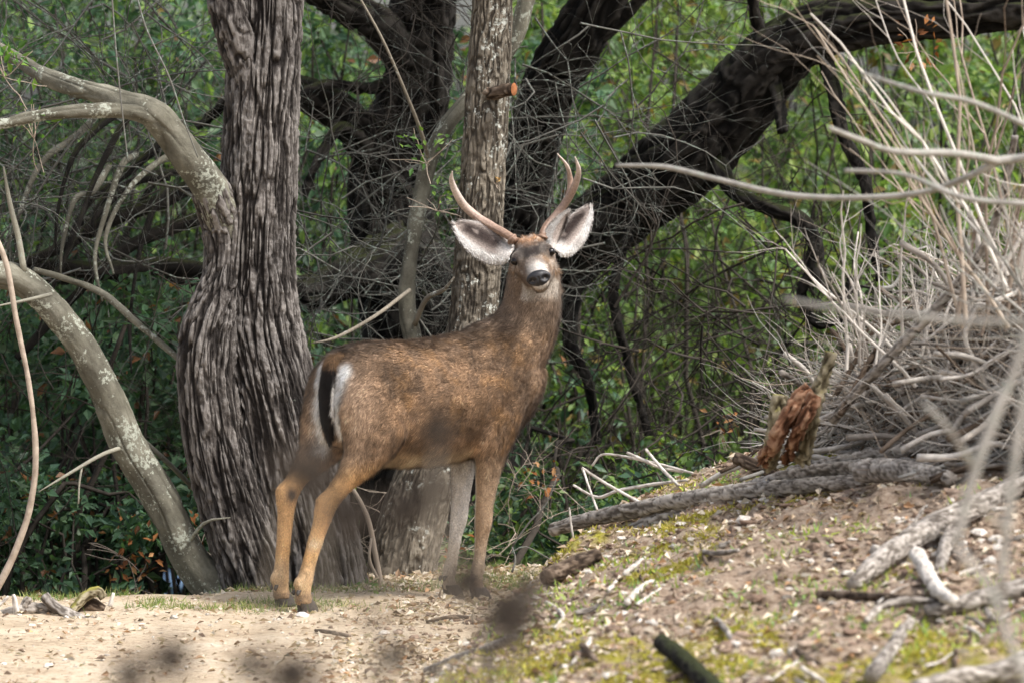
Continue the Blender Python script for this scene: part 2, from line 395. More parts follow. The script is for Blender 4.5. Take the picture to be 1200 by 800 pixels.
def gnormal(x, y, e=.03):
    dx = (gz(x + e, y) - gz(x - e, y)) / (2 * e); dy = (gz(x, y + e) - gz(x, y - e)) / (2 * e)
    return unit(np.stack([-dx, -dy, np.ones_like(dx)], -1))

# ------------------------------------------------------------------ bark relief
def furrow(depth, fu=16., fv=3.2, seed=0, fine=1.0, cx=1.0):
    def f(th, arc, pos, r):
        u = np.cos(th) * r; w = np.sin(th) * r
        p = np.stack([u * fu, w * fu, arc * fv], -1)
        wv = np.stack([fbm(p * .9 + 3, 2, seed + 5), fbm(p * .9 + 31, 2, seed + 6), 0 * u], -1) - .5
        q = p + wv * np.array([1.6, 1.6, 0]) * cx
        a = np.abs(fbm(q, 2, seed) - .5) * 2; b = np.abs(noise(q * 1.9 + 9, seed + 3) - .5) * 2
        cr = noise(np.stack([u * fu * 1.2, w * fu * 1.2, arc * fv * 6.5], -1), seed + 8)
        hgt_ = sstep(.01, .20, a) * (.45 + .55 * sstep(.0, .35, b)) * (1 - .25 * sstep(.64, .70, cr))
        g = fbm(np.stack([u * 90, w * 90, arc * 45], -1), 3, seed + 4)
        h = np.clip(hgt_ * .85 + (g - .5) * .45, 0, 1)
        big = (fbm(np.stack([u * 4, w * 4, arc * 1.6], -1), 2, seed + 12) - .5) * .12 * r
        return (hgt_ - .6) * depth + (g - .5) * depth * .5 * fine + big, h
    return f
def smoothbark(depth, seed=0):
    def f(th, arc, pos, r):
        u = np.cos(th) * r; w = np.sin(th) * r
        g = fbm(np.stack([u * 30, w * 30, arc * 12], -1), 4, seed); k = fbm(np.stack([u * 7, w * 7, arc * 3.5], -1), 2, seed + 3)
        st = np.abs(noise(np.stack([u * 22, w * 22, arc * 2.2], -1), seed + 6) - .5) * 2
        crack = sstep(.0, .14, st)
        return (g - .5) * depth + (k - .5) * .28 * r - (1 - crack) * depth * .5, np.clip(.2 + g * .75 * (.5 + .5 * crack), 0, 1)
    return f

def bark_part(name, paths, mat, parent, disp, res=.006, segres=.006, maxseg=260, minseg=10):
    ps = []
    for c in paths:
        c = np.asarray(c); L = np.linalg.norm(np.diff(c[:, :3], axis=0), axis=1).sum(); rm = c[:, 3].max()
        ps.append(tube(c, max(6, int(L / res)), int(np.clip(2 * np.pi * rm / segres, minseg, maxseg)), disp))
    V, F, h = join(ps)
    return mesh_obj(name, V, F, mat, parent, attrs={'h': h})
def rel(o, root):
    o.parent = root; o.matrix_parent_inverse = Matrix.Translation(root.location).inverted() @ Matrix.Identity(4) if root.rotation_euler.z == 0 else root.matrix_world.inverted()
    return o
def world_root(name, p, *a, **k):
    r = empty(name, p, *a, **k); bpy.context.view_layer.update(); return r

# ---- the big furrowed tree left of the deer
D0 = 16.72
base = hit(345, 690)
t1 = world_root('furrowed_tree', (base[0], D0, gz(base[0], D0)), 'large tree with deeply furrowed grey bark and twin fused stems behind the deer\'s rump', 'tree')
rlobe = pix([(314, -90, 42, D0), (312, 0, 41, D0), (308, 100, 42, D0), (305, 200, 44, D0), (299, 300, 46, D0), (300, 380, 50, D0), (314, 450, 54, D0), (334, 540, 58, D0), (356, 630, 62, D0), (366, 690, 66, D0), (370, 740, 74, D0)])
up = P(314, -90, D0); rlobe = np.vstack([[up[0] + .12, D0 + .1, up[2] + 1.6, .08], rlobe])
rel(bark_part('trunk', [rlobe], M['bark_furrow'], None, furrow(.015, 40, 3.2, 1, 1.6), .0045, .0045, 330), t1)
DL = 16.62
llobe = pix([(275, 270, 15, DL + .08), (262, 330, 24, DL + .03), (247, 390, 34, DL), (245, 450, 36, DL), (257, 530, 38, DL), (279, 610, 40, DL), (302, 680, 44, DL), (310, 740, 52, DL)])
rel(bark_part('fused_stem', [llobe], M['bark_furrow'], None, furrow(.014, 40, 3.2, 2, 1.6), .0048, .0048, 240), t1)
fork = pix([(322, 160, 12, D0 + .06), (308, 122, 21, D0 + .01), (292, 82, 24, D0 - .04), (278, 42, 23, D0 - .07), (266, 0, 21, D0 - .08), (252, -80, 20, D0)])
fork = np.vstack([fork, [*(fork[-1][:3] + np.array([-.25, .1, 1.2])), .035]])
rel(bark_part('limb', [fork], M['bark_furrow'], None, furrow(.014, 38, 7, 3, 1.6)), t1)
lb = pix([(262, 350, 18, 16.66), (267, 306, 20, 16.67), (262, 262, 22, 16.66), (244, 218, 22, 16.58), (222, 186, 21, 16.52), (200, 157, 19, 16.5), (180, 134, 17, 16.47), (152, 121, 13, 16.5), (115, 110, 11.5, 16.56), (80, 100, 11, 16.66), (50, 88, 10, 16.76), (20, 70, 8, 16.9), (-30, 40, 5, 17.0)])
la = pix([(205, 160, 9, 16.5), (182, 140, 11, 16.46), (150, 130, 9, 16.42), (100, 130, 8, 16.36), (50, 135, 7.5, 16.32), (0, 145, 7, 16.28), (-80, 160, 4, 16.2)])
rel(bark_part('limb_base', [pix([(238, 206, 14, 16.60), (247, 224, 22.5, 16.595), (261, 262, 25, 16.665), (265, 306, 25, 16.67), (256, 360, 27, 16.66), (250, 400, 20, 16.68)])], M['bark_furrow'], None, furrow(.012, 42, 4, 13, 1.6), .005, .005, 120), t1)
rel(bark_part('limb', [lb, la], M['bark_lean'], None, smoothbark(.010, 4), .006, .006), t1)

# ---- lichen stem leaning out to the left
lean = pix([(-160, 345, 12, 16.3), (-60, 325, 14, 16.4), (0, 322, 15, 16.45), (32, 334, 16, 16.48), (62, 362, 17, 16.5), (95, 405, 18, 16.52), (122, 455, 18.5, 16.55), (149, 520, 20, 16.58), (175, 562, 20, 16.6), (197, 602, 20, 16.61), (214, 640, 20, 16.62), (230, 666, 21, 16.63), (253, 694, 25, 16.64), (272, 730, 31, 16.66)])
t3 = world_root('leaning_stem', (lean[-1][0], lean[-1][1], gz(lean[-1][0], lean[-1][1])), 'slim olive stem spotted with pale lichen, leaning away from the furrowed tree', 'tree')
rel(bark_part('trunk', [lean], M['bark_lean'], None, smoothbark(.010, 8), .006, .006), t3)
tw = [pix([(28, 318, 4, 16.45), (22, 280, 3.5, 16.44), (12, 240, 3, 16.42), (4, 195, 1, 16.4)]),
      pix([(150, 522, 3, 16.56), (120, 532, 2.5, 16.45), (85, 552, 2, 16.35), (45, 576, .6, 16.3)]),
      pix([(163, 512, 3.5, 16.62), (195, 540, 3, 16.75), (225, 570, 3, 16.9), (252, 600, 1.0, 17.0)]),
      pix([(96, 547, 1.5, 16.38), (93, 565, 1.3, 16.37), (92, 590, 1, 16.36)]),
      pix([(60, 345, 2.5, 16.4), (30, 352, 2, 16.3), (-10, 360, .6, 16.2)]),
      pix([(218, 640, 2.5, 16.6), (240, 612, 2, 16.5), (270, 606, .5, 16.45)])]
for c in tw: rel(bark_part('twig', [c], M['bark_lean'], None, None, .03, .006, 10, 5), t3)

# ---- lichen trunk behind the deer with its thin companion stem
D2 = 17.15
tr2 = pix([(580, -90, 23, D2), (577, 0, 24, D2), (572, 100, 26, D2), (566, 200, 26, D2), (560, 300, 27, D2), (553, 380, 27, D2), (534, 460, 30, D2), (508, 535, 34, D2), (486, 600, 38, D2 - .03), (472, 660, 40, D2 - .06), (466, 730, 48, D2 - .08)])
u = tr2[0]; tr2 = np.vstack([[u[0] + .15, u[1] + .2, u[2] + 1.6, .05], tr2])
t2 = world_root('lichen_tree', (tr2[-1][0], tr2[-1][1], gz(tr2[-1][0], tr2[-1][1])), 'straight grey brown trunk dotted with white lichen directly behind the deer', 'tree')
rel(bark_part('trunk', [tr2], M['bark_pale'], None, furrow(.005, 48, 8, 14, 3.0), .006, .006), t2)
st = P(600, 105, 17.02)
rel(bark_part('branch_stub', [np.array([[st[0] - .10, 17.10, st[2] - .02, .028], [st[0] - .03, 17.03, st[2] - .004, .026], [st[0] + .004, 16.99, st[2], .025]])], M['bark_brown'], None, furrow(.006, 30, 10, 5), .004, .004), t2)
ang = np.linspace(0, 2 * np.pi, 20, endpoint=False)
cv = np.stack([st[0] + .0075 + .016 * np.cos(ang) * .7, 16.983 + .006 * np.cos(ang), st[2] + .024 * np.sin(ang)], 1)
cv = np.vstack([cv, [[st[0] + .009, 16.978, st[2]]]])
rel(mesh_obj('cut_face', cv, np.stack([np.arange(20), (np.arange(20) + 1) % 20, np.full(20, 20)], 1), M['cut']), t2)
sm = pix([(640, -80, 8, 17.5), (617, 0, 9, 17.45), (604, 45, 9, 17.42), (575, 90, 9, 17.4), (546, 120, 10, 17.36), (520, 152, 10, 17.32), (503, 190, 9.5, 17.3), (491, 245, 9.5, 17.28), (480, 310, 9, 17.26), (477, 360, 10, 17.25), (484, 402, 11, 17.25), (488, 480, 12, 17.28), (484, 600, 14, 17.32), (480, 720, 16, 17.35)])
t4 = world_root('slender_lichen_stem', (sm[-1][0], sm[-1][1], gz(sm[-1][0], sm[-1][1])), 'thin pale stem with white lichen bending behind the straight trunk', 'tree')
rel(bark_part('trunk', [sm], M['bark_lean'], None, smoothbark(.006, 18), .006, .006), t4)
for c in [pix([(486, 380, 3.5, 17.2), (500, 350, 3, 17.1), (520, 340, 2.5, 17.0), (532, 325, .8, 16.95)]), pix([(480, 340, 2.5, 17.2), (440, 370, 2.2, 17.0), (395, 395, 2, 16.9), (365, 402, .5, 16.85)]),
          pix([(503, 190, 3, 17.3), (495, 160, 2.5, 17.2), (480, 120, 2, 17.1), (450, 50, 1.6, 17.0), (420, -5, 1.4, 17.0)])]:
    rel(bark_part('twig', [c], M['bark_pale'], None, None, .03, .005, 10, 5), t4)

# ---- dark oak in the shade beyond
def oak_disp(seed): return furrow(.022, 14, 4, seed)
q = P(520, 700, 19.8)
oak = world_root('dark_oak', (q[0], 19.8, float(hgt(q[0], 19.8))), 'huge dark oak with mossy arching limbs in shade behind the thickets', 'tree')
zb = float(hgt(q[0], 19.8))
bole = np.vstack([[[q[0], 19.8, zb - .2, .36]], pix([(520, 600, 95, 19.8), (515, 480, 80, 19.8), (490, 380, 66, 19.8), (465, 290, 52, 19.8), (456, 215, 46, 19.8), (468, 160, 42, 19.7), (486, 110, 40, 19.6), (493, 50, 38, 19.5), (497, -20, 36, 19.4), (505, -120, 32, 19.3)])])
bole = np.vstack([bole, [*(bole[-1][:3] + np.array([.2, 0, 1.4])), .06]])
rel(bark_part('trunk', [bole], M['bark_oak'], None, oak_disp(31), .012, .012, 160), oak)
sB = pix([(530, 520, 50, 19.8), (575, 400, 36, 19.7), (600, 310, 33, 19.6), (614, 240, 31, 19.5), (626, 170, 31, 19.4), (645, 100, 31, 19.2), (680, 40, 31, 19.0), (712, -20, 28, 18.9), (760, -120, 22, 18.7)])
sC = pix([(540, 470, 50, 19.7), (600, 375, 44, 19.5), (650, 316, 40, 19.3), (700, 268, 40, 19.1), (745, 232, 44, 19.0), (800, 186, 47, 18.8), (855, 130, 45, 18.7), (898, 78, 40, 18.6), (945, 42, 34, 18.5), (1010, 24, 31, 18.4), (1085, 16, 29, 18.3), (1170, 10, 26, 18.2), (1270, -5, 23, 18.1), (1400, -60, 18, 18)])
sD = pix([(462, 215, 26, 19.7), (430, 165, 24, 19.6), (392, 128, 22, 19.5), (350, 108, 18, 19.4), (310, 100, 14, 19.4), (270, 120, 9, 19.5), (230, 150, 5, 19.5)])
sE = pix([(486, 80, 24, 19.5), (445, 32, 21, 19.3), (405, 8, 19, 19.2), (360, -20, 17, 19.1), (280, -80, 12, 19)])
sF = pix([(470, 290, 34, 19.7), (420, 320, 26, 19.5), (350, 345, 20, 19.4), (260, 330, 15, 19.3), (180, 318, 12, 19.2), (80, 322, 10, 19.1), (-40, 300, 8, 19)])
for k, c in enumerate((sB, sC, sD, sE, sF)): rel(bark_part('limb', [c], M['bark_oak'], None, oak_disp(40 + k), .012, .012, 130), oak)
sub = [[(905, 62, 9, 18.55), (909, 100, 8, 18.5), (914, 130, 7.5, 18.45), (916, 156, 6.5, 18.42)],
       [(965, 60, 9, 18.5), (973, 90, 8.5, 18.45), (980, 120, 9, 18.4), (986, 155, 8, 18.4), (1004, 190, 7, 18.4), (1016, 225, 6.5, 18.4), (1022, 280, 6, 18.4), (1030, 330, 4, 18.4)],
       [(838, 170, 12, 18.75), (846, 200, 9.5, 18.6), (862, 226, 9, 18.55), (900, 244, 8.5, 18.5), (938, 258, 9, 18.45), (955, 285, 10, 18.45), (956, 312, 10, 18.45), (972, 340, 8, 18.4), (990, 345, 6, 18.4), (1000, 325, 5, 18.4)],
       [(958, 308, 7, 18.45), (940, 345, 6, 18.5), (960, 380, 6, 18.5), (1000, 372, 5, 18.5), (1010, 395, 4, 18.5)],
       [(900, 60, 8, 18.6), (885, 20, 7, 18.5), (882, -30, 6, 18.4)],
       [(462, 98, 8, 19.6), (425, 104, 7, 19.4), (390, 98, 6, 19.3), (352, 110, 5, 19.2)],
       [(440, 180, 9, 19.6), (400, 150, 7, 19.4), (372, 190, 6, 19.3), (356, 230, 5, 19.3)],
       [(690, 290, 12, 19.2), (672, 350, 9, 19.1), (668, 400, 8, 19), (690, 450, 6, 19), (700, 520, 5, 19)],
       [(760, 215, 8, 18.9), (720, 330, 6, 18.8), (735, 420, 5, 18.8), (760, 510, 4.5, 18.8)],
       [(640, 110, 10, 19.2), (690, 60, 8, 19), (740, 10, 7, 18.9), (780, -30, 5, 18.8)]]
for c in sub: rel(bark_part('bough', [pix(c)], M['bark_oak'], None, furrow(.010, 25, 6, 60), .014, .010, 24, 8), oak)

# ------------------------------------------------------------------ the deer
TH = math.radians(33); DO = np.array([-.465, 16.0, 0.0])
RT = np.array([[math.cos(TH), math.sin(TH), 0], [-math.sin(TH), math.cos(TH), 0], [0, 0, 1]])   # world -> local (forward, left, up)
def w2l(p): return RT @ (np.asarray(p) - DO)
def v2l(v): return RT @ np.asarray(v)
deer = world_root('deer', tuple(DO), 'brown buck deer with forked antlers standing on the path and looking back', 'deer', rz=TH)

def loft(secs, seg=28, sub=5):
    """secs: (center3, U3, V3); closed skin through ellipses"""
    a = np.array([np.concatenate([c, u, v]) for c, u, v in secs], float)
    q, _ = spline(a, (len(a) - 1) * sub + 1)
    th = np.linspace(0, 2 * np.pi, seg, endpoint=False)
    R = q[:, None, :3] + np.cos(th)[None, :, None] * q[:, None, 3:6] + np.sin(th)[None, :, None] * q[:, None, 6:9]
    n = len(q); V = np.vstack([R.reshape(-1, 3), q[:1, :3], q[-1:, :3]])
    i = np.arange(n - 1)[:, None] * seg; j = np.arange(seg)[None]; jn = (j + 1) % seg
    F = np.stack([i + j, i + jn, i + seg + jn, i + seg + j], -1).reshape(-1, 4); k = n * seg; js = np.arange(seg); jn = (js + 1) % seg
    T = np.vstack([np.stack([np.full(seg, k), jn, js], 1), np.stack([np.full(seg, k + 1), (n - 1) * seg + js, (n - 1) * seg + jn], 1)])
    return V, [F, T], np.zeros(len(V))
def remeshed(parts, voxel, smooth_it=6, fac=.5):
    V, F, _ = join(parts); o = mesh_obj('tmp', V, F, None)
    m = o.modifiers.new('r', 'REMESH'); m.mode = 'VOXEL'; m.voxel_size = voxel; m.use_smooth_shade = True
    s = o.modifiers.new('s', 'SMOOTH'); s.factor = fac; s.iterations = smooth_it
    dg = bpy.context.evaluated_depsgraph_get(); dg.update()
    me = bpy.data.meshes.new_from_object(o.evaluated_get(dg)); tm = o.data
    bpy.data.objects.remove(o); bpy.data.meshes.remove(tm)
    me.polygons.foreach_set('use_smooth', np.ones(len(me.polygons), bool))
    return me
def verts(me):
    v = np.zeros(len(me.vertices) * 3, np.float32); me.vertices.foreach_get('co', v); return v.reshape(-1, 3).astype(float)
def normals(me):
    v = np.zeros(len(me.vertices) * 3, np.float32); me.vertices.foreach_get('normal', v); return v.reshape(-1, 3).astype(float)

A, Sx, Zx = np.eye(3)
parts = []
tor = [(-.222, .78, .65, .10), (-.214, .83, .595, .135), (-.175, .882, .565, .156), (-.10, .916, .535, .164), (0, .921, .492, .165), (.12, .923, .478, .175), (.25, .932, .482, .178), (.36, .950, .498, .172), (.46, .975, .525, .158), (.55, .965, .575, .135), (.62, .90, .65, .105), (.665, .83, .73, .055)]
parts.append(loft([((a, .030 * min(1, max(0, (-.02 - a) / .2)), (t + b) / 2), Sx * w, Zx * (t - b) / 2) for a, t, b, w in tor], 36))
HKF = 1.18
def leg(secs): return loft([((a, s, z), A * ra, Sx * rs) for a, s, z, ra, rs in secs], 20, 4)
HR = [(-.07, -.085, .78, .13, .07), (-.08, -.105, .70, .150, .072), (-.09, -.120, .61, .132, .066), (-.115, -.122, .54, .102, .056), (-.170, -.118, .475, .074, .045), (-.232, -.114, .42, .052, .036), (-.282, -.110, .365, .038, .029), (-.302, -.110, .31, .028, .024), (-.328, -.110, .245, .025, .0215), (-.358, -.112, .16, .0225, .0195), (-.376, -.114, .105, .0265, .0225), (-.383, -.116, .065, .0235, .022), (-.376, -.117, .026, .030, .026)]
HL = [(-.08, .085, .78, .13, .07), (-.10, .105, .70, .148, .070), (-.125, .115, .61, .130, .062), (-.165, .112, .54, .098, .052), (-.225, .103, .483, .070, .042), (-.288, .096, .435, .048, .034), (-.324, .090, .39, .037, .029), (-.331, .090, .33, .027, .023), (-.338, .090, .25, .0235, .0205), (-.347, .090, .16, .022, .0195), (-.352, .090, .105, .026, .0225), (-.353, .090, .065, .0235, .022), (-.345, .090, .026, .030, .026)]
FR = [(.46, -.095, .76, .13, .055), (.43, -.110, .66, .108, .052), (.405, -.114, .57, .085, .048), (.392, -.108, .49, .058, .041), (.383, -.100, .41, .043, .035), (.376, -.095, .335, .034, .030), (.374, -.091, .272, .033, .0305), (.368, -.088, .215, .0245, .0225), (.362, -.084, .15, .0215, .020), (.355, -.080, .098, .0255, .0225), (.352, -.080, .062, .0225, .021), (.360, -.080, .026, .029, .026)]
FL = [(.46, .095, .76, .13, .055), (.435, .105, .66, .105, .052), (.415, .100, .57, .080, .047), (.402, .086, .49, .055, .040), (.390, .076, .41, .042, .034), (.376, .066, .335, .034, .030), (.366, .060, .275, .032, .030), (.350, .056, .215, .0245, .0225), (.335, .052, .15, .0215, .020), (.322, .050, .098, .0255, .0225), (.318, .050, .062, .0225, .021), (.326, .050, .026, .029, .026)]
thick = lambda L: [(a, s, z, ra * (HKF if z < .40 else 1), rs * (HKF if z < .40 else 1)) for a, s, z, ra, rs in L]
HR, HL = thick(HR), thick(HL)
for L in (HR, HL, FR, FL): parts.append(leg(L))
for (a, s, z) in ((-.310, -.111, .385), (-.353, .091, .412)):                      # point of the hock
    parts.append(loft([((a + .035, s, z + .03), A * .018, Sx * .016), ((a, s, z), A * .017, Sx * .018), ((a - .002, s, z - .03), A * .015, Sx * .015)], 14, 3))
for L in (HR, HL):
    a, s, z = L[-3][:3]; parts.append(loft([((a - .024, s, z + .012), A * .012, Sx * .016), ((a - .030, s, z - .008), A * .011, Sx * .018), ((a - .026, s, z - .024), A * .008, Sx * .014)], 12, 3))
# neck
nk = [(.40, 0, .78, .165), (.50, 0, .845, .155), (.575, -.004, .915, .128), (.615, -.014, .99, .110), (.628, -.024, 1.07, .102), (.625, -.032, 1.14, .094), (.612, -.045, 1.19, .080), (.60, -.055, 1.225, .062)]
nkA = np.array(nk); tg = np.gradient(nkA[:, :3], axis=0); tg /= np.linalg.norm(tg, axis=1)[:, None]
sec = []
for (a, s, z, r), t in zip(nk, tg):
    u = Sx - t * t[1]; u /= np.linalg.norm(u); v = np.cross(t, u); sec.append(((a, s, z), u * r * .94, v * r * 1.04))
parts.append(loft(sec, 32))
# head frame
roll, hp = math.radians(15), math.radians(7)
hf = np.array([.03, -math.cos(hp), -math.sin(hp)]); hf /= np.linalg.norm(hf)
hl = np.array([math.cos(roll), 0, math.sin(roll)]); hl -= hf * np.dot(hl, hf); hl /= np.linalg.norm(hl); hu = np.cross(hf, hl)
if hu[2] < 0: hu = -hu
HF, HL_, HU = v2l(hf), v2l(hl), v2l(hu)
EM = w2l(P(624.5, 300.5, 16.22)); H0 = EM - HF * .105 - HU * .030
def hd(h, l, u): return H0 + HF * h + HL_ * l + HU * u
hs_ = [(-.035, .00, .035, .035), (-.01, .004, .058, .052), (.03, .006, .070, .064), (.07, .006, .0765, .070), (.105, -.002, .071, .070), (.14, -.018, .056, .060), (.18, -.030, .0445, .047), (.22, -.036, .040, .040), (.25, -.039, .0385, .036), (.272, -.041, .035, .031), (.286, -.044, .024, .021)]
parts.append(loft([(hd(h, 0, u), HL_ * w, HU * v) for h, u, w, v in hs_], 30))
for sg in (-1, 1):
    parts.append(loft([(hd(.06, sg * .040, .045), HL_ * .018, HU * .016), (hd(.10, sg * .058, .045), HL_ * .021, HU * .013), (hd(.135, sg * .042, .026), HL_ * .014, HU * .012)], 14, 3))      # brow
    parts.append(loft([(hd(.05, sg * .042, -.035), HL_ * .020, HU * .032), (hd(.10, sg * .040, -.045), HL_ * .016, HU * .026), (hd(.15, sg * .032, -.055), HL_ * .012, HU * .016)], 14, 3))  # cheek
    parts.append(loft([(hd(.02, sg * .030, .060), HL_ * .018, HF * .018), (hd(.018, sg * .034, .078), HL_ * .016, HF * .016)], 12, 3))                                                          # pedicle
parts.append(loft([(hd(.16, 0, -.066), HL_ * .024, HU * .014), (hd(.22, 0, -.072), HL_ * .026, HU * .013), (hd(.258, 0, -.070), HL_ * .022, HU * .010)], 14, 3))  # lower jaw
parts.append(loft([(hd(.03, 0, .03), HL_ * .060, HF * .05), (hd(.025, 0, .066), HL_ * .054, HF * .042), (hd(.02, 0, .086), HL_ * .036, HF * .026)], 20, 4))
parts.append(loft([(hd(.03, 0, -.03), HL_ * .055, HU * .05), (hd(.03, 0, -.085), HL_ * .06, HF * .055), (hd(.0, 0, -.14), HL_ * .075, HF * .07)], 20, 4))         # throat
body_me = remeshed(parts, .0062, 7)
BV, BN = verts(body_me), normals(body_me)

def c3(*c): return np.array(c)
def lerp(a, b, t): return a + (b - a) * np.clip(t, 0, 1)[:, None]
def head_uv(p):
    q = p - H0; return q @ HF, q @ HL_, q @ HU
def leg_dist(p, L):
    return np.min(np.stack([np.abs(p[:, 1] - s) for _, s, *_ in L]), 0)
def deer_color(p, n):
    a, s, z = p.T; N = len(p)
    f1 = fbm(p * 14, 3, 71); f2 = fbm(p * np.array([40, 40, 18]), 3, 75)
    pat = fbm(p * np.array([6, 6, 9]), 3, 83)
    side = c3(.25, .155, .090); warm = c3(.31, .178, .085); grey = c3(.30, .215, .152); dark = c3(.10, .066, .042)
    c = np.tile(side, (N, 1)); c = lerp(c, np.tile(warm, (N, 1)), sstep(.45, .65, f1) * .8); c = lerp(c, np.tile(grey, (N, 1)), sstep(-.02, -.22, a) * .7 + sstep(.45, .6, a) * .5)
    back = sstep(.86 - .05 * sstep(.05, -.1, a), .93 - .04 * sstep(.05, -.1, a), z) * sstep(.62, .5, a) * sstep(.2, .9, n[:, 2]); c = lerp(c, np.tile(dark * .75, (N, 1)), back * (.70 + .28 * sstep(.1, -.1, a)))
    wth = np.exp(-((a - .50) / .10) ** 2) * sstep(.90, .97, z) * sstep(1.12, 1.0, z); c = lerp(c, np.tile(dark, (N, 1)), wth * .8)
    c = lerp(c, np.tile(c3(.16, .105, .068), (N, 1)), sstep(.50, .60, f2) * .6)
    bel = sstep(-.35, -.8, n[:, 2]) * sstep(.58, .50, z) * sstep(.44, .47, z); c = lerp(c, np.tile(c3(.52, .40, .27), (N, 1)), bel * .8)
    ar = np.exp(-((a - .36) / .05) ** 2 - ((z - .50) / .06) ** 2); c = lerp(c, np.tile(c3(.10, .06, .035), (N, 1)), ar * .0)
    c = c * (.72 + .56 * sstep(.35, .65, pat))[:, None]
    # legs
    hind = sstep(-.02, -.10, a); lo = sstep(.56, .42, z)
    tan = np.tile(c3(.55, .315, .135), (N, 1)); c = lerp(c, tan, lo * hind)
    c = lerp(c, np.tile(c3(.60, .42, .25), (N, 1)), hind * sstep(.20, .12, z) * .75)
    fr = sstep(.20, .28, a) * sstep(.54, .47, z); inner = np.where(s > 0, sstep(.3, -.5, n[:, 1]) + sstep(0, -.6, n[:, 0]), sstep(-.1, .6, n[:, 1]))
    c = lerp(c, np.tile(c3(.40, .275, .175), (N, 1)), fr); c = lerp(c, np.tile(c3(.80, .74, .66), (N, 1)), fr * np.clip(inner, 0, 1) * .9)
    c = lerp(c, np.tile(c3(.46, .37, .28), (N, 1)), sstep(.20, .30, a) * sstep(.25, .12, z) * .7)
    c = lerp(c, np.tile(c3(.15, .10, .065), (N, 1)), sstep(.085, .05, z) * .75 * sstep(.35, .6, f1 + .1))
    c = np.where((z < .5)[:, None], c * (.74 + .52 * fbm(p * np.array([34, 34, 9]), 3, 87))[:, None], c)
    # tarsal gland on the inner left hock, dark scuff on the shins
    g = np.exp(-(((a + .325) / .022) ** 2 + ((z - .392) / .028) ** 2)) * (s > 0) * sstep(.3, -.3, n[:, 1]); c = lerp(c, np.tile(c3(.035, .018, .012), (N, 1)), g * 1.2)
    g2 = np.exp(-(((z - .235) / .022) ** 2)) * (s < 0) * hind * sstep(.1, -.6, n[:, 1]); c = lerp(c, np.tile(c3(.66, .50, .33), (N, 1)), g2 * .6)
    g3 = np.exp(-(((a + .30) / .03) ** 2 + ((z - .30) / .06) ** 2)) * (s < 0); c = lerp(c, np.tile(c3(.60, .30, .10), (N, 1)), g3 * .5)
    # rump patch either side of the tail
    ed = .050 + .012 * np.sin(z * 30); r1 = np.maximum(np.exp(-((s + .078) / .020) ** 2), np.exp(-((s - .050) / .017) ** 2)) * 1.15 * sstep(-.15, -.19, a) * sstep(.50, .56, z) * sstep(.87, .83, z)
    c = lerp(c, np.tile(c3(.95, .92, .87), (N, 1)), r1 * 1.3)
    r2 = np.exp(-((s + .072 + (.56 - z) * .15) / .018) ** 2) * sstep(-.10, -.17, a) * sstep(.0, -.3, n[:, 0]) * sstep(.46, .52, z) * sstep(.62, .56, z); c = lerp(c, np.tile(c3(.78, .72, .64), (N, 1)), r2)
    # neck: greyer, pale bib under the jaw
    c = lerp(c, np.tile(c3(.20, .142, .100), (N, 1)), sstep(.92, 1.02, z) * .85)
    c = lerp(c, c * .72, sstep(1.0, 1.1, z) * sstep(.25, .7, f1) * .5)
    h, l, u = head_uv(p)
    bib = sstep(1.155, 1.125, z) * sstep(1.06, 1.10, z + .03 * f1) * sstep(.2, .8, -(n @ v2l([-.25, 1, 0]))) * sstep(.08, .05, np.abs(l - .0 + (f2 - .5) * .06)); c = lerp(c, np.tile(c3(.60, .53, .45), (N, 1)), bib * .7)
    hm = sstep(1.135, 1.16, z) * sstep(-.06, .0, h)                     # head
    base = lerp(np.tile(c3(.15, .105, .074), (N, 1)), np.tile(c3(.235, .145, .082), (N, 1)), sstep(.45, .6, f1))
    base = lerp(base, np.tile(c3(.38, .20, .10), (N, 1)), np.exp(-(((u - .088) / .02) ** 2)) * .8)              # rusty crown
    fo = np.exp(-((l / .072) ** 4 + ((u - .050) / .022) ** 2)); base = lerp(base, np.tile(c3(.026, .019, .016), (N, 1)), np.clip(fo * 1.25, 0, 1))
    br = np.exp(-(((np.abs(l) - .045) / .016) ** 2 + ((u - .048) / .010) ** 2)); base = lerp(base, np.tile(c3(.48, .40, .33), (N, 1)), br * .0)
    wm = sstep(.145, .215, h + .3 * u) * sstep(-.050, -.035, u) * sstep(.048, .026, np.abs(l)); base = lerp(base, np.tile(c3(.52, .48, .44), (N, 1)), wm * .9)
    ey = np.exp(-(((np.abs(l) - .060) ** 2 + (u - .030) ** 2 + (h - .105) ** 2) / .027 ** 2)); base = lerp(base, np.tile(c3(.03, .022, .018), (N, 1)), ey * 1.25)
    ey2 = np.exp(-((np.sqrt((np.abs(l) - .060) ** 2 + (u - .030) ** 2 + (h - .105) ** 2) - .034) / .008) ** 2); base = lerp(base, np.tile(c3(.50, .43, .36), (N, 1)), ey2 * .15)
    ch = sstep(-.045, -.058, u) * sstep(.12, .18, h); base = lerp(base, np.tile(c3(.80, .77, .72), (N, 1)), ch)
    mth = np.exp(-(((u + .058) / .0075) ** 2)) * sstep(.20, .235, h); base = lerp(base, np.tile(c3(.02, .015, .012), (N, 1)), mth)
    base = lerp(base, np.tile(c3(.46, .40, .34), (N, 1)), sstep(.55, .66, fbm(p * 70, 2, 97)) * .5 * (1 - fo))
    c = lerp(c, base, hm)
    return np.clip(c * (.90 + .2 * fbm(p * 60, 2, 79))[:, None], .006, .9)
bc = deer_color(BV, BN); set_col(body_me, bc)
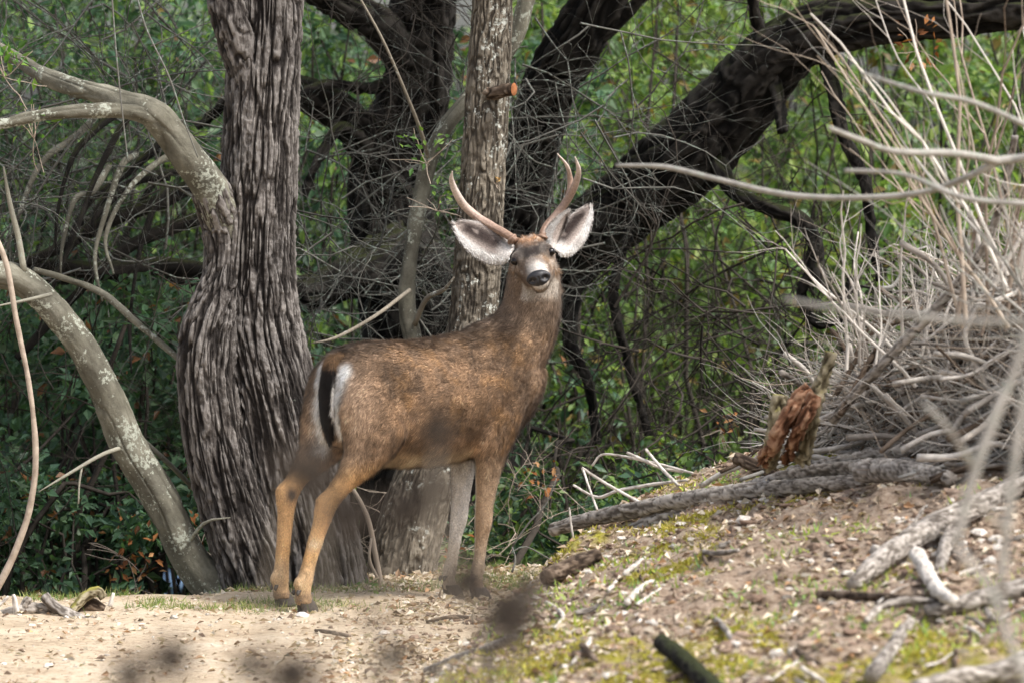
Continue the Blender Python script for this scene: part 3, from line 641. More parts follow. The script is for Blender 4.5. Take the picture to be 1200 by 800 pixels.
def fur_mat(name, use_bn):
    m, nt, b, out = new_mat(name); at = nd(nt, 'ShaderNodeAttribute', attribute_name='col'); v = objco(nt)
    if use_bn:
        nt.links.new(at.outputs['Color'], b.inputs['Base Color'])
        an = nd(nt, 'ShaderNodeAttribute', attribute_name='bn'); vt = nd(nt, 'ShaderNodeVectorTransform', vector_type='NORMAL', convert_from='OBJECT', convert_to='WORLD')
        nt.links.new(an.outputs['Vector'], vt.inputs[0]); nt.links.new(vt.outputs[0], b.inputs['Normal'])
    else:
        n = ntex(nt, v, 160, 4); r = ramp(nt, [(.3, (.6, .6, .6)), (.7, (1.25, 1.25, 1.25))]); nt.links.new(n, r.inputs[0])
        nt.links.new(mixc(nt, 1.0, at.outputs['Color'], r.outputs[0], 'MULTIPLY'), b.inputs['Base Color']); bump(nt, b, n, .6, .004)
    b.inputs['Roughness'].default_value = .75; b.inputs['Specular IOR Level'].default_value = .2; b.inputs['Sheen Weight'].default_value = .10; b.inputs['Sheen Roughness'].default_value = .5
    return m
M['hide'] = fur_mat('deer_hide', False); M['fur'] = fur_mat('deer_fur', True)
body_me.materials.append(M['hide'])
body = bpy.data.objects.new('body', body_me); COL.objects.link(body); body.parent = deer

def make_fur(name, me, parent, N, flow, length, colf, width=.0011, lift=.38):
    me.calc_loop_triangles(); T = np.zeros(len(me.loop_triangles) * 3, np.int32); me.loop_triangles.foreach_get('vertices', T); T = T.reshape(-1, 3)
    V, Nn = verts(me), normals(me); e1 = V[T[:, 1]] - V[T[:, 0]]; e2 = V[T[:, 2]] - V[T[:, 0]]
    ar = np.linalg.norm(np.cross(e1, e2), axis=1); k = RNG.choice(len(T), N, p=ar / ar.sum())
    r1, r2 = np.sqrt(RNG.random((2, N))); r2 = r2 ** 2; w = np.stack([1 - r1, r1 * (1 - r2), r1 * r2], 1)
    p = (V[T[k]] * w[..., None]).sum(1); n = unit((Nn[T[k]] * w[..., None]).sum(1))
    c = colf(p, n); d = flow(p, n); d = unit(d - n * (d * n).sum(1, keepdims=True)); L = length(p, n) * (.6 + .7 * RNG.random(N))
    cl = noise(p * 55, 91)[:, None] - .5; cl2 = noise(p * 55 + 40, 93)[:, None] - .5; sd_ = np.cross(n, d)
    d = unit(d + sd_ * cl * 1.1 + RNG.normal(size=(N, 3)) * .16); tip = p + (d + n * (lift + cl2 * .5)) * L[:, None]; wv = unit(np.cross(d, n)) * width * (.7 + .6 * RNG.random((N, 1)))
    p0 = p - n * .001
    FV = np.stack([p0 - wv, p0 + wv, tip], 1).reshape(-1, 3); br = np.exp(RNG.normal(size=(N, 1)) * .34) * (1 + cl2 * .9) * (.66 + .68 * noise(p * 22, 95)[:, None])
    cc = np.stack([c * br * .70, c * br * .70, np.clip(c * br * 1.30, 0, .95)], 1).reshape(-1, 3)
    o = mesh_obj(name, FV, np.arange(3 * N).reshape(-1, 3), M['fur'], parent, col=cc, attrs={'bn': np.repeat(unit(n + d * .15), 3, axis=0)}, smooth=False)
    o['kind'] = 'stuff'; return o
def flow(p, n):
    a, s, z = p.T; h, l, u = head_uv(p)
    tor_ = np.stack([-np.ones_like(a), 0 * a, -.45 - .8 * sstep(.7, .5, z)], 1)
    rump_ = np.stack([-.6 + 0 * a, 0 * a, -1 + 0 * a], 1); leg_ = np.tile([-.1, 0, -1.], (len(p), 1)); nk_ = np.tile([-.35, 0, -1.], (len(p), 1))
    d = lerp(tor_, rump_, sstep(-.05, -.2, a)); d = lerp(d, leg_, sstep(.52, .42, z)); d = lerp(d, nk_, sstep(.93, 1.02, z))
    return lerp(d, np.tile(-HF * 1.0, (len(p), 1)), sstep(1.15, 1.19, z) * sstep(-.03, .02, h))
def flen(p, n):
    a, s, z = p.T; h, l, u = head_uv(p)
    L = np.full(len(p), .019); L = L * (1 - .64 * sstep(.52, .40, z)); L += .012 * sstep(-.3, -.9, n[:, 2]) * sstep(.6, .5, z) * sstep(.43, .47, z)
    L = np.where((h > .02) & (z > 1.04), np.where(h > .13, .006, .010), L)
    dd = np.sqrt((np.abs(l) - .060) ** 2 + (u - .030) ** 2 + (h - .105) ** 2); L = np.where(z > 1.04, L * np.clip((dd - .026) / .02, .03, 1), L)
    return L * np.where(z < .07, .7, 1)
make_fur('fur', body_me, deer, 190000, flow, flen, deer_color)

# tail: black with white flanks
tl = [(-.180, -.012, .885, .030, .030), (-.208, -.014, .852, .024, .032), (-.224, -.016, .79, .016, .042), (-.229, -.018, .72, .014, .048), (-.227, -.020, .66, .013, .040), (-.222, -.021, .605, .010, .022), (-.219, -.022, .565, .004, .006)]
tail_me = remeshed([leg(tl)], .006, 3)
def tail_color(p, n):
    e = sstep(.026, .037, np.abs(p[:, 1]) + .006 * (fbm(p * 50, 2, 5) - .5)) * sstep(-.242, -.262, p[:, 0] * 0 - .25 - .0) ; N = len(p)
    c = lerp(np.tile(c3(.009, .007, .007), (N, 1)), np.tile(c3(.16, .095, .05), (N, 1)), sstep(.825, .86, p[:, 2]))
    return lerp(c, np.tile(c3(.78, .74, .68), (N, 1)), sstep(.036, .044, np.abs(p[:, 1] + .018)) * sstep(.85, .82, p[:, 2]))
set_col(tail_me, tail_color(verts(tail_me), normals(tail_me))); tail_me.materials.append(M['hide'])
tail = bpy.data.objects.new('tail', tail_me); COL.objects.link(tail); tail.parent = deer
make_fur('tail_hair', tail_me, tail, 9000, lambda p, n: np.tile([0, 0, -1.], (len(p), 1)), lambda p, n: np.full(len(p), .018), tail_color, .0011, .25)
# white fringe beside the tail
# hooves
M['hoof'] = mat_plain('hoof_horn', (.06, .052, .045), .7, .4, .4, 120)
for L in (HR, HL, FR, FL):
    a, s = L[-1][0], L[-1][1]; pr = []
    for sg in (-1, 1):
        so_ = s + sg * .0135
        pr.append(loft([((a - .004, so_, .044), A * .026, Sx * .0115), ((a + .006, so_, .026), A * .031, Sx * .0135), ((a + .012, so_ + sg * .001, .008), A * .032, Sx * .0140), ((a + .011, so_ + sg * .001, .000), A * .033, Sx * .0142)], 18, 3))
    V, F, h = join(pr); mesh_obj('hoof', V, F, M['hoof'], deer)
    for sg in (-1, 1):
        V, F, h = loft([((a - .030, s + sg * .013, .078), A * .008, Sx * .007), ((a - .036, s + sg * .014, .066), A * .007, Sx * .007), ((a - .037, s + sg * .014, .058), A * .002, Sx * .002)], 10, 3)
        mesh_obj('dewclaw', V, F, M['hoof'], deer)
# eyes
M['eye'] = mat_plain('wet_eye', (.006, .004, .0035), .12, .35, .2, 60)
for sg in (-1, 1):
    c = hd(.1045, sg * .0585, .030); g = []
    V, F, h = loft([(c + HF * .0180 * math.sin(t), HL_ * .0180 * math.cos(t), HU * .0155 * math.cos(t)) for t in np.linspace(-1.55, 1.55, 9)], 22, 3)
    V = V + (HL_ * sg * .0050) + HF * .004; mesh_obj('eye', V, F, M['eye'], deer)
# nose pad with nostrils
def nose_mesh():
    n, m = 40, 24; V = []
    for i in range(m + 1):
        t = math.pi * i / m
        for j in range(n):
            f = 2 * math.pi * j / n; x, y, z = math.cos(t), math.sin(t) * math.cos(f), math.sin(t) * math.sin(f)
            hh, ll, uu = x * .022, y * .044 * (1 - .22 * (z < 0) * abs(z)), z * .030
            for sg in (-1, 1):
                dd = ((ll - sg * .024) / .011) ** 2 + ((uu - .001 + abs(ll) * .1) / .009) ** 2
                if x > 0: hh -= .016 * math.exp(-dd)
            if x > 0: hh -= .004 * math.exp(-(ll / .003) ** 2) * (uu < .01)
            V.append(hd(.276 + hh, ll, -.026 + uu))
    F = [(i * n + j, i * n + (j + 1) % n, (i + 1) * n + (j + 1) % n, (i + 1) * n + j) for i in range(m) for j in range(n)]
    return np.array(V), np.array(F)
m, nt, b, out = new_mat('wet_nose'); v = objco(nt); b.inputs['Base Color'].default_value = (.016, .015, .017, 1); b.inputs['Roughness'].default_value = .32
vo = nd(nt, 'ShaderNodeTexVoronoi', Scale=420.0); nt.links.new(v, vo.inputs['Vector']); bump(nt, b, vo.outputs['Distance'], .5, .002); M['nose'] = m
V, F = nose_mesh(); mesh_obj('nose', V, F, M['nose'], deer)
# antlers
m, nt, b, out = new_mat('antler'); v = objco(nt, (1, 1, 1)); at = nd(nt, 'ShaderNodeAttribute', attribute_name='h')
r = ramp(nt, [(.0, (.22, .135, .09)), (.40, (.40, .29, .235)), (1.0, (.66, .57, .51))]); nt.links.new(at.outputs['Fac'], r.inputs[0])
n_ = ntex(nt, v, 110, 5); rr = ramp(nt, [(.35, (.7, .68, .66)), (.65, (1.12, 1.1, 1.08))]); nt.links.new(n_, rr.inputs[0])
nt.links.new(mixc(nt, 1.0, r.outputs[0], rr.outputs[0], 'MULTIPLY'), b.inputs['Base Color']); b.inputs['Roughness'].default_value = .5; bump(nt, b, n_, .4, .003); M['antler'] = m
def antl(path, tipfrom=.0):
    c = np.array([list(w2l(P(x, y, d))) + [r] for x, y, r, d in path])
    def dsp(th, arc, pos, r):
        g = np.abs(noise(np.stack([np.cos(th) * 3.2, np.sin(th) * 3.2, arc * 14], -1), 5) - .5) * 2; f = arc / arc.max()
        return (g - .5) * .0035 * (1 - f), np.clip(.25 + .75 * f ** 1.6 + (g - .5) * .5, 0, 1)
    return tube(c, 90, 26, dsp)
dA = 16.30
def burr(p0, p1):
    c0 = w2l(P(*p0)); c1 = w2l(P(*p1)); t = unit(c1 - c0)
    return tube(np.array([[*(c0 - t * .004), .012], [*c0, .0195], [*(c0 + t * .006), .020], [*(c0 + t * .012), .0145]]), 14, 26, lambda th, arc, pos, r: (noise(np.stack([np.cos(th) * 4, np.sin(th) * 4, arc * 200], -1), 9) * .004, np.full(th.shape, .2)))
lft = [(604, 283, .0150, dA - .02), (594, 275, .0150, dA), (578, 266, .0155, dA + .04), (560, 255, .0155, dA + .06), (544, 241, .0150, dA + .05), (534, 225, .0130, dA), (529, 211, .0090, dA - .05), (530, 201, .0018, dA - .09)]
V, F, h = join([antl(lft), burr((601, 281, dA - .01), (592, 274, dA))]); mesh_obj('antler', V, F, M['antler'], deer)
rgt = [(634, 284, .0150, dA), (637, 273, .0150, dA + .01), (644, 261, .0150, dA + .05), (656, 247, .0150, dA + .08), (667, 231, .0150, dA + .07), (675, 214, .0125, dA + .02), (678, 199, .0088, dA - .03), (674, 184, .0018, dA - .07)]
frk = [(664, 236, .011, dA + .07), (668, 222, .0115, dA + .08), (668, 208, .0095, dA + .07), (664, 194, .0065, dA + .03), (653, 180, .0016, dA + .0)]
V, F, h = join([antl(rgt), burr((635, 280, dA), (637, 272, dA + .01))]); an = mesh_obj('antler', V, F, M['antler'], deer)
an['label'] = 'forked antler'
V, F, h = antl(frk); mesh_obj('tine', V, F, M['antler'], an, attrs={'h': h})
for o in deer.children:
    if o.name.startswith('antler'):
        vv = verts(o.data); hh = np.clip((vv - hd(.02, 0, .08)) @ HU / .24, 0, 1) ** 1.3
        a_ = o.data.attributes.new('h', 'FLOAT', 'POINT'); a_.data.foreach_set('value', hh.astype(np.float32))
# ears
def ear(root, tip, notch, cupn, wid, twist=0.0):
    r0 = w2l(P(*root)); t0 = w2l(P(*tip)); ax = t0 - r0; Ln = np.linalg.norm(ax); ax = ax / Ln
    fn = v2l(cupn); fn = fn - ax * np.dot(fn, ax); fn /= np.linalg.norm(fn); sd_ = np.cross(ax, fn)
    nu, nv = 26, 21; tt = np.linspace(0, 1, nu); vv = np.linspace(-1, 1, nv)
    w = wid * np.clip(np.sin(np.pi * (tt * .93 + .07) ** .90), 0, 1) ** .58 + .001; w[0] = wid * .42; w[1] = max(w[1], wid * .5)
    cup = (.046 * (1 - tt) ** .8 + .012)
    def surf(off):
        Q = np.zeros((nu, nv, 3))
        for i in range(nu):
            ang = vv * (1.25 - .75 * tt[i]); cs = np.sin(ang) / math.sin(1.25 - .75 * tt[i] + 1e-6)
            dep = cup[i] * (np.cos(ang) - 1) * 1.4 * (w[i] / wid)
            bend = -.012 * math.sin(tt[i] * math.pi)
            gl = 1 - notch * (.38 * np.exp(-((vv - .20) / .22) ** 2) + .10 * sstep(.2, .9, vv)) * tt[i] ** 2
            Q[i] = r0 + np.outer(Ln * tt[i] * gl, ax) + np.outer(cs * (w[i] - off), sd_) + np.outer(dep - off * 1.2 + .012 + bend, fn) + fn * 0
        return Q
    return surf(0.0), surf(.0045), fn
def build_ear(*a, vc=.1, ws=-1.0):
    Qi, Qo, fn = ear(*a); nu, nv, _ = Qi.shape
    V = np.vstack([Qi.reshape(-1, 3), Qo.reshape(-1, 3)]); g = (np.arange(nu - 1)[:, None] * nv + np.arange(nv - 1)[None]).ravel(); k = nu * nv
    F = np.vstack([np.stack([g, g + nv, g + nv + 1, g + 1], 1), np.stack([g + k, g + k + 1, g + k + nv + 1, g + k + nv], 1)])
    edge = np.concatenate([np.arange(nv), np.arange(1, nu) * nv + nv - 1, (nu - 1) * nv + np.arange(nv - 2, -1, -1), np.arange(nu - 2, 0, -1) * nv]); en = np.roll(edge, -1)
    F = np.vstack([F, np.stack([edge, en, en + k, edge + k], 1)])
    t = np.repeat(np.linspace(0, 1, nu), nv); v = np.tile(np.linspace(-1, 1, nv), nu)
    inn = np.tile(c3(.36, .30, .265), (k, 1)); f = fbm(np.stack([t * 9, v * 3.5, 0 * t], 1), 3, 3)
    inn = lerp(inn, np.tile(c3(.030, .019, .016), (k, 1)), np.exp(-((v - vc) / .42) ** 4) * sstep(.97, .80, t) * sstep(.05, .3, t) * (.45 + .55 * sstep(.32, .58, f + .1)))
    inn = lerp(inn, np.tile(c3(.74, .71, .67), (k, 1)), np.clip(sstep(.25, .55, ws * v) + sstep(.75, .95, np.abs(v)) * .6 + sstep(.3, .08, t) * .7, 0, 1) * (.5 + .5 * sstep(.34, .5, f + .1))); inn = lerp(inn, np.tile(c3(.07, .05, .045), (k, 1)), sstep(.955, .99, np.abs(v)) * .7)
    out_ = np.tile(c3(.24, .18, .135), (k, 1)); C = np.vstack([inn, out_])
    V = V + 0; o = mesh_obj('ear', V, F, M['hide'], deer, col=C)
    Nn = normals(o.data)
    if ((Nn[:k] @ fn).mean()) < 0: o.data.flip_normals(); Nn = -Nn
    # hair inside and along the rim
    Nh = 2600; ki = RNG.permutation(np.nonzero(np.abs(v) > .42)[0])[:Nh]; ki = RNG.choice(ki, Nh); p = V[ki] + RNG.normal(size=(Nh, 3)) * .0025; cc = inn[ki]
    ctr = Qi[int(nu * .95), nv // 2]; d = unit(np.tile(Qi[-1, nv // 2] - Qi[0, nv // 2], (Nh, 1))); sdv = (Qi[nu // 2, -1] - Qi[nu // 2, 0]); sdv /= np.linalg.norm(sdv)
    d = unit(d * .7 - sdv * v[ki][:, None] * .55 + RNG.normal(size=(Nh, 3)) * .22); L = (.004 + .012 * RNG.random(Nh) * sstep(.3, .6, np.abs(v[ki])))[:, None]
    wv = unit(np.cross(d, np.tile(fn, (Nh, 1)))) * .0008
    FV = np.stack([p - wv, p + wv, p + d * L + fn * L * .35], 1).reshape(-1, 3); br = np.exp(RNG.normal(size=(Nh, 1)) * .25)
    h = mesh_obj('ear_hair', FV, np.arange(3 * Nh).reshape(-1, 3), M['fur'], o, col=np.clip(np.repeat(cc * br, 3, axis=0), 0, .95), attrs={'bn': np.tile(fn, (3 * Nh, 1))}, smooth=False); h['kind'] = 'stuff'
build_ear((599, 299, 16.29), (533, 264, 16.34), 0.0, (.10, -1, .28), .066, vc=.22, ws=-1.0)
build_ear((652, 296, 16.30), (692, 244, 16.36), 0.0, (-.30, -1, .10), .054, vc=-.30, ws=1.0)
build_ear((646, 292, 16.30), (663, 247, 16.30), 0.0, (.75, -1, .0), .034, vc=.75, ws=-1.0)
fold = [o for o in deer.children if o.name.startswith('ear')]; fold[2].parent = fold[1]; fold[2].name = 'ear_fold'

# ------------------------------------------------------------------ crowns above the frame (they shade the thicket)
def crown(parent, clumps, nleaf, lsz, pal, name='crown', flat=.7):
    c = np.array(clumps); k = RNG.integers(0, len(c), nleaf); r = c[k, 3] * RNG.random(nleaf) ** .4
    p = c[k, :3] + unit(RNG.normal(size=(nleaf, 3))) * r[:, None] * np.array([1, 1, flat])
    V, F = leaves(p, unit(RNG.normal(size=(nleaf, 3)) + [0, 0, -.3]), unit(RNG.normal(size=(nleaf, 3)) * .8 + [0, 0, 1]), lsz * (.7 + .6 * RNG.random(nleaf)), lsz * .3 * (.7 + .6 * RNG.random(nleaf)))
    return rel(mesh_obj(name, V, F, M['leaf'], None, col=leafcol(nleaf, pal), smooth=False), parent)
GREEN = [(.045, .085, .030), (.060, .105, .034), (.032, .065, .026), (.085, .13, .04)]
cl = [(RNG.uniform(-4.5, 1.0), RNG.uniform(17.2, 23), RNG.uniform(3.5, 5.8), RNG.uniform(.5, 1.0)) for _ in range(60)]
crown(oak, cl, 7500, .07, GREEN)
cl = [(RNG.uniform(-2.6, -.2), RNG.uniform(16.5, 18.2), RNG.uniform(3.1, 4.6), RNG.uniform(.35, .6)) for _ in range(24)]
crown(t1, cl, 3200, .06, GREEN)
cl = [(RNG.uniform(-.7, .9), RNG.uniform(16.9, 18.4), RNG.uniform(3.3, 4.4), RNG.uniform(.3, .55)) for _ in range(14)]
crown(t2, cl, 4000, .06, GREEN)

# ------------------------------------------------------------------ thicket behind
def thicket(name, label, n_cl, n_leaf, box, size, pal, w=None, crad=(.15, .45), dens=None, cat='thicket'):
    """leaf mass in clumps; box in pixel x, pixel y and distance"""
    x0, x1, y0, y1, d0, d1 = box
    d = RNG.uniform(d0, d1, n_cl * 3); px = RNG.uniform(x0, x1, n_cl * 3); py = RNG.uniform(y0, y1, n_cl * 3)
    if dens is not None:
        keep = RNG.random(len(px)) < dens(px, py); d, px, py = d[keep], px[keep], py[keep]
    d, px, py = d[:n_cl], px[:n_cl], py[:n_cl]
    C = np.array([P(a, b, c) for a, b, c in zip(px, py, d)]); C[:, 2] = np.maximum(C[:, 2], hgt(C[:, 0], C[:, 1]) + .1)
    R = RNG.uniform(*crad, len(C)); k = RNG.integers(0, len(C), n_leaf); o = unit(RNG.normal(size=(n_leaf, 3))); rr = R[k] * RNG.random(n_leaf) ** .5
    p = C[k] + o * rr[:, None]; p[:, 2] = np.maximum(p[:, 2], hgt(p[:, 0], p[:, 1]) + .03)
    kx = 600 + FPX * p[:, 0] / p[:, 1]; ky = 400 - FPX * ((p[:, 2] - CAMZ) / p[:, 1] + math.tan(PITCH)); gap = (p[:, 1] < 32.4) & (np.abs(kx - 206) < 20 + (33 - p[:, 1])) & (np.abs(ky - 676) < 40) & (RNG.random(n_leaf) < .96)
    wq = p - P(207, 664, 33.0); al = wq @ np.array(sd); pe = np.linalg.norm(wq - al[:, None] * np.array(sd), axis=1)
    gap |= ((pe < .6) & (al > 0)) | ((np.abs(wq[:, 0]) < .8) & (np.abs(wq[:, 1] + .3) < .9) & (wq[:, 2] > -.9))
    p, k, o = p[~gap], k[~gap], o[~gap]; n_leaf = len(p)                         # leaves cleared to show the person, and towards the sun to light them
    L = size * (.6 + .8 * RNG.random(n_leaf))
    V, F = leaves(p, unit(o + RNG.normal(size=o.shape) * .9 + [0, 0, -.25]), unit(RNG.normal(size=o.shape) * .7 + [0, -.35, 1]), L, L * RNG.uniform(.2, .34, n_leaf))
    tint = (.72 + .56 * RNG.random(len(C)))[k]; c = leafcol(n_leaf, pal, w, .18) * np.repeat(tint, 4)[:, None]
    # the stems that carry the leaves, rooted in the ground
    ns = len(C); g = C.copy(); g[:, :2] += RNG.normal(size=(ns, 2)) * .3; g[:, 2] = hgt(g[:, 0], g[:, 1]) - .05
    t = np.linspace(0, 1, 9)[None, :, None]; bow = RNG.normal(size=(ns, 1, 3)) * .25 * np.sin(t * np.pi)
    pts = g[:, None] * (1 - t) + C[:, None] * t + bow + RNG.normal(size=(ns, 9, 3)) * .03
    rad = np.linspace(.012, .004, 9)[None] * RNG.uniform(.6, 1.6, (ns, 1))
    qx = 600 + FPX * pts[..., 0] / pts[..., 1]; qy = 400 - FPX * ((pts[..., 2] - CAMZ) / pts[..., 1] + math.tan(PITCH)); ok = ~((pts[..., 1] < 32.6) & (np.abs(qx - 204) < 16) & (np.abs(qy - 676) < 34)).any(1)
    pts, rad, ns = pts[ok], rad[ok], int(ok.sum()); SV, SF = strands(pts, rad, 4)
    o1 = mesh_obj(name, V, F, M['leaf'], None, col=np.clip(c, .004, .6), smooth=False); tag(o1, label, cat, kind='stuff')
    V2, F2 = SV, SF; o2 = mesh_obj('stems', V2, F2, M['twig_dark'], o1, attrs={'h': np.repeat(RNG.random(ns), 36)}); o2['kind'] = 'stuff'
    return o1
DK = [(.062, .125, .072), (.080, .155, .082), (.040, .088, .054), (.11, .18, .095), (.20, .095, .045)]
LT = [(.145, .235, .065), (.20, .30, .08), (.09, .165, .055), (.27, .34, .10), (.25, .18, .065), (.17, .24, .15)]
thicket('leafy_thicket', 'dense dark green shrubbery in the hollow behind the leaning stem', 300, 30000, (-80, 330, 330, 790, 17.9, 21.5), .055, DK, [.3, .3, .2, .16, .04], (.08, .22))
thicket('leafy_thicket', 'low leafy undergrowth right behind the small wood pile', 90, 10000, (-80, 300, 560, 720, 17.3, 18.8), .045, DK, [.3, .3, .2, .15, .05], (.07, .2))
thicket('leafy_thicket', 'dim green foliage filling the gaps behind the deer and oak trunks', 300, 26000, (180, 720, 60, 780, 20.6, 25.5), .065, DK + LT[:2], [.22, .22, .16, .16, .04, .12, .08], (.10, .28))
thicket('leafy_thicket', 'bright yellow green foliage beyond the arching oak limb', 430, 42000, (600, 1290, -60, 720, 21.0, 27.5), .068, LT, [.25, .25, .2, .14, .06, .10], (.10, .30))
thicket('leafy_thicket', 'grey green foliage high up behind the bare twig tangle', 240, 22000, (-100, 420, -80, 380, 20.5, 26), .062, DK[:4] + LT[:2] + [(.14, .18, .13)], [.2, .2, .14, .14, .12, .10, .10], (.10, .30))
thicket('far_wood', 'far pale green trees closing the view behind the thickets', 330, 42000, (-140, 1340, 20, 800, 31, 44), .12, LT + [(.10, .15, .09)], [.2, .2, .2, .1, .05, .1, .15], (.4, 1.0), lambda x, y: .18 + .82 * sstep(60, 300, y))
thicket('leafy_thicket', 'low green shrubs at the path edge right of the deer', 60, 9000, (560, 800, 560, 700, 17.7, 19.2), .04, DK[:4] + LT[:2], [.2, .2, .15, .15, .2, .1], (.08, .22))

# ------------------------------------------------------------------ bare twig tangles
def starts(n, box):
    x0, x1, y0, y1, d0, d1 = box
    return np.array([P(a, b, c) for a, b, c in zip(RNG.uniform(x0, x1, n), RNG.uniform(y0, y1, n), RNG.uniform(d0, d1, n))])
def tangle(name, label, n, box, ln, r, mat, levels=(4, 3), bias=(0, 0, -.2), wob=.16, grav=-.02, sides=3, ang=.7, kink=.3):
    st_ = starts(n, box); dr = unit(RNG.normal(size=(n, 3)) * np.array([1, .5, .8]) + bias)
    lst = spray(st_, dr, RNG.uniform(*ln, n), RNG.uniform(*r, n), levels, 8, wob, grav, kink, ang, .55)
    V, F, h = strands_mesh(lst, sides); o = mesh_obj(name, V, F, mat, None, attrs={'h': h}); return tag(o, label, 'twigs', kind='stuff')
tangle('twig_tangle', 'grey tangle of dead lichen twigs above the leaning stem', 90, (-60, 260, -60, 330, 17.0, 19.4), (.5, 1.1), (.0035, .007), M['twig_grey'], (5, 3), (-.3, 0, -.3))
tangle('twig_tangle', 'fine dark twigs behind the leaning stem', 60, (-60, 260, 300, 640, 17.2, 18.6), (.5, 1.0), (.002, .004), M['twig_dark'], (4, 3), (0, 0, .3), grav=.02)
tangle('twig_tangle', 'pale criss cross dead twigs between the furrowed tree and straight trunk', 55, (350, 545, 170, 420, 17.3, 18.8), (.4, .9), (.003, .006), M['twig_grey'], (4, 3), (0, 0, .1))
tangle('twig_tangle', 'dead twigs hanging under the oak fork behind the antlers', 46, (560, 760, 20, 330, 17.4, 18.9), (.4, .9), (.003, .006), M['twig_grey'], (4, 3), (0, 0, -.2))
tangle('twig_tangle', 'web of thin dark twigs hanging below the arching oak limb', 150, (660, 1020, 230, 600, 17.9, 20.2), (.5, 1.1), (.0035, .0075), M['twig_dark'], (4, 3), (0, 0, -.5), .2, -.03)
tangle('twig_tangle', 'thin dark twigs above the arching oak limb', 50, (740, 1010, -60, 230, 18.4, 20.4), (.4, .9), (.0022, .0045), M['twig_dark'], (4, 3), (0, 0, -.1))
tangle('twig_tangle', 'brown twigs in the gap above the furrowed tree fork', 40, (340, 560, -40, 200, 18.2, 19.2), (.4, .8), (.002, .004), M['twig_dark'], (4, 3), (0, 0, -.1))
tangle('twig_tangle', 'thin bare twigs at the foot of the straight trunk', 26, (440, 660, 560, 690, 17.2, 17.9), (.2, .5), (.0016, .003), M['twig_brown'], (3, 2), (0, 0, .6), grav=.02)
# drooping dark boughs left of the furrowed tree
for k in range(12):
    x = random.uniform(110, 262); d = random.uniform(17.5, 19.0); y = random.uniform(110, 220); e = random.uniform(40, 150); f = random.uniform(.5, 1.3)
    c = pix([(x, y, random.uniform(3, 6.5), d), (x - e * .35, y + 28 * f + random.uniform(-14, 14), 4.2, d - .1), (x - e * .75, y + 75 * f + random.uniform(-14, 14), 3.4, d - .2), (x - e, y + 130 * f, 2.4, d - .3), (x - e * random.uniform(.8, 1.35), y + 185 * f, 1.2, d - .35)])
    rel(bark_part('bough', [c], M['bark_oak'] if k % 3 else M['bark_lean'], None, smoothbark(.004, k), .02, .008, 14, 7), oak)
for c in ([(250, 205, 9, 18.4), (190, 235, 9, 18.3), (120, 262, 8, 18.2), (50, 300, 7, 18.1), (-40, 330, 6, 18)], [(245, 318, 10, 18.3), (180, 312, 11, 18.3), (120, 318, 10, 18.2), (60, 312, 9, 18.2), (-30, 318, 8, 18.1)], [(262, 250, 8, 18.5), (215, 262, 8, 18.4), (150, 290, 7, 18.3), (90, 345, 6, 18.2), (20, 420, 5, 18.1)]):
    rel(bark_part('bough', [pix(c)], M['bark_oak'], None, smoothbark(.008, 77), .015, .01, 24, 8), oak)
c = pix([(40, 316, 3.5, 16.9), (75, 326, 4, 16.88), (120, 344, 4, 16.86), (160, 378, 3.8, 16.84), (200, 412, 3.5, 16.82), (232, 440, 3, 16.78)])
bp = bark_part('branch', [c], M['bark_lean'], None, smoothbark(.005, 5), .01, .005, 20, 8); rel(bp, t1)
# thin hanging stems
def stem_thing(name, label, cat, paths, mat, group=None, res=.02, seg=8, disp=None):
    cs = [pix(p) if not isinstance(p, np.ndarray) else p for p in paths]; c0 = min((c[i] for c in cs for i in (0, -1)), key=lambda q: q[2])
    r = world_root(name, tuple(c0[:3]), label, cat, group)
    for c in cs: rel(bark_part('stem', [c], mat, None, disp, res, .004, 24, seg), r)
    return r
stem_thing('hanging_vine', 'thin curved brown stem hanging beside the leaning stem', 'stem', [[(-8, 270, 3, 16.15), (8, 312, 3.2, 16.15), (20, 380, 3.3, 16.15), (34, 450, 3.4, 16.15), (42, 530, 3.6, 16.15), (36, 590, 3.8, 16.15), (16, 650, 4, 16.15), (-12, 705, 4.2, 16.15)]], M['twig_brown'], disp=smoothbark(.003, 4))
stem_thing('dead_weed', 'thin bare stem arching up behind the deer\'s hind leg', 'stem', [[(448, 690, 3.2, 16.7), (440, 650, 3.2, 16.7), (432, 610, 3, 16.7), (418, 580, 2.6, 16.72), (398, 552, 2, 16.75)], [(443, 678, 2, 16.68), (433, 655, 1.8, 16.66), (435, 630, 1.4, 16.66)]], M['twig_brown'])
stem_thing('dead_weed', 'forked dead twig standing between the deer\'s chest and the mound', 'stem', [[(600, 640, 1.2, 16.75), (620, 612, 1.1, 16.75), (640, 590, .9, 16.75), (652, 560, .7, 16.75)], [(596, 650, 1.0, 16.72), (615, 640, .9, 16.72), (645, 655, .7, 16.72)], [(600, 670, 1.3, 16.7), (604, 655, 1.2, 16.72), (600, 640, 1.1, 16.75)]], M['twig_grey'])
stem_thing('dead_weed', 'long straight pale twig hanging in front of the grey limb', 'stem', [[(155, -30, 1.1, 16.3), (170, 30, 1.1, 16.3), (198, 90, 1.1, 16.3), (215, 140, 1.0, 16.3), (232, 185, .8, 16.3)], [(130, -20, 1.0, 16.3), (136, 60, 1.0, 16.3), (142, 120, .9, 16.3), (150, 190, .8, 16.3)]], M['twig_grey'])
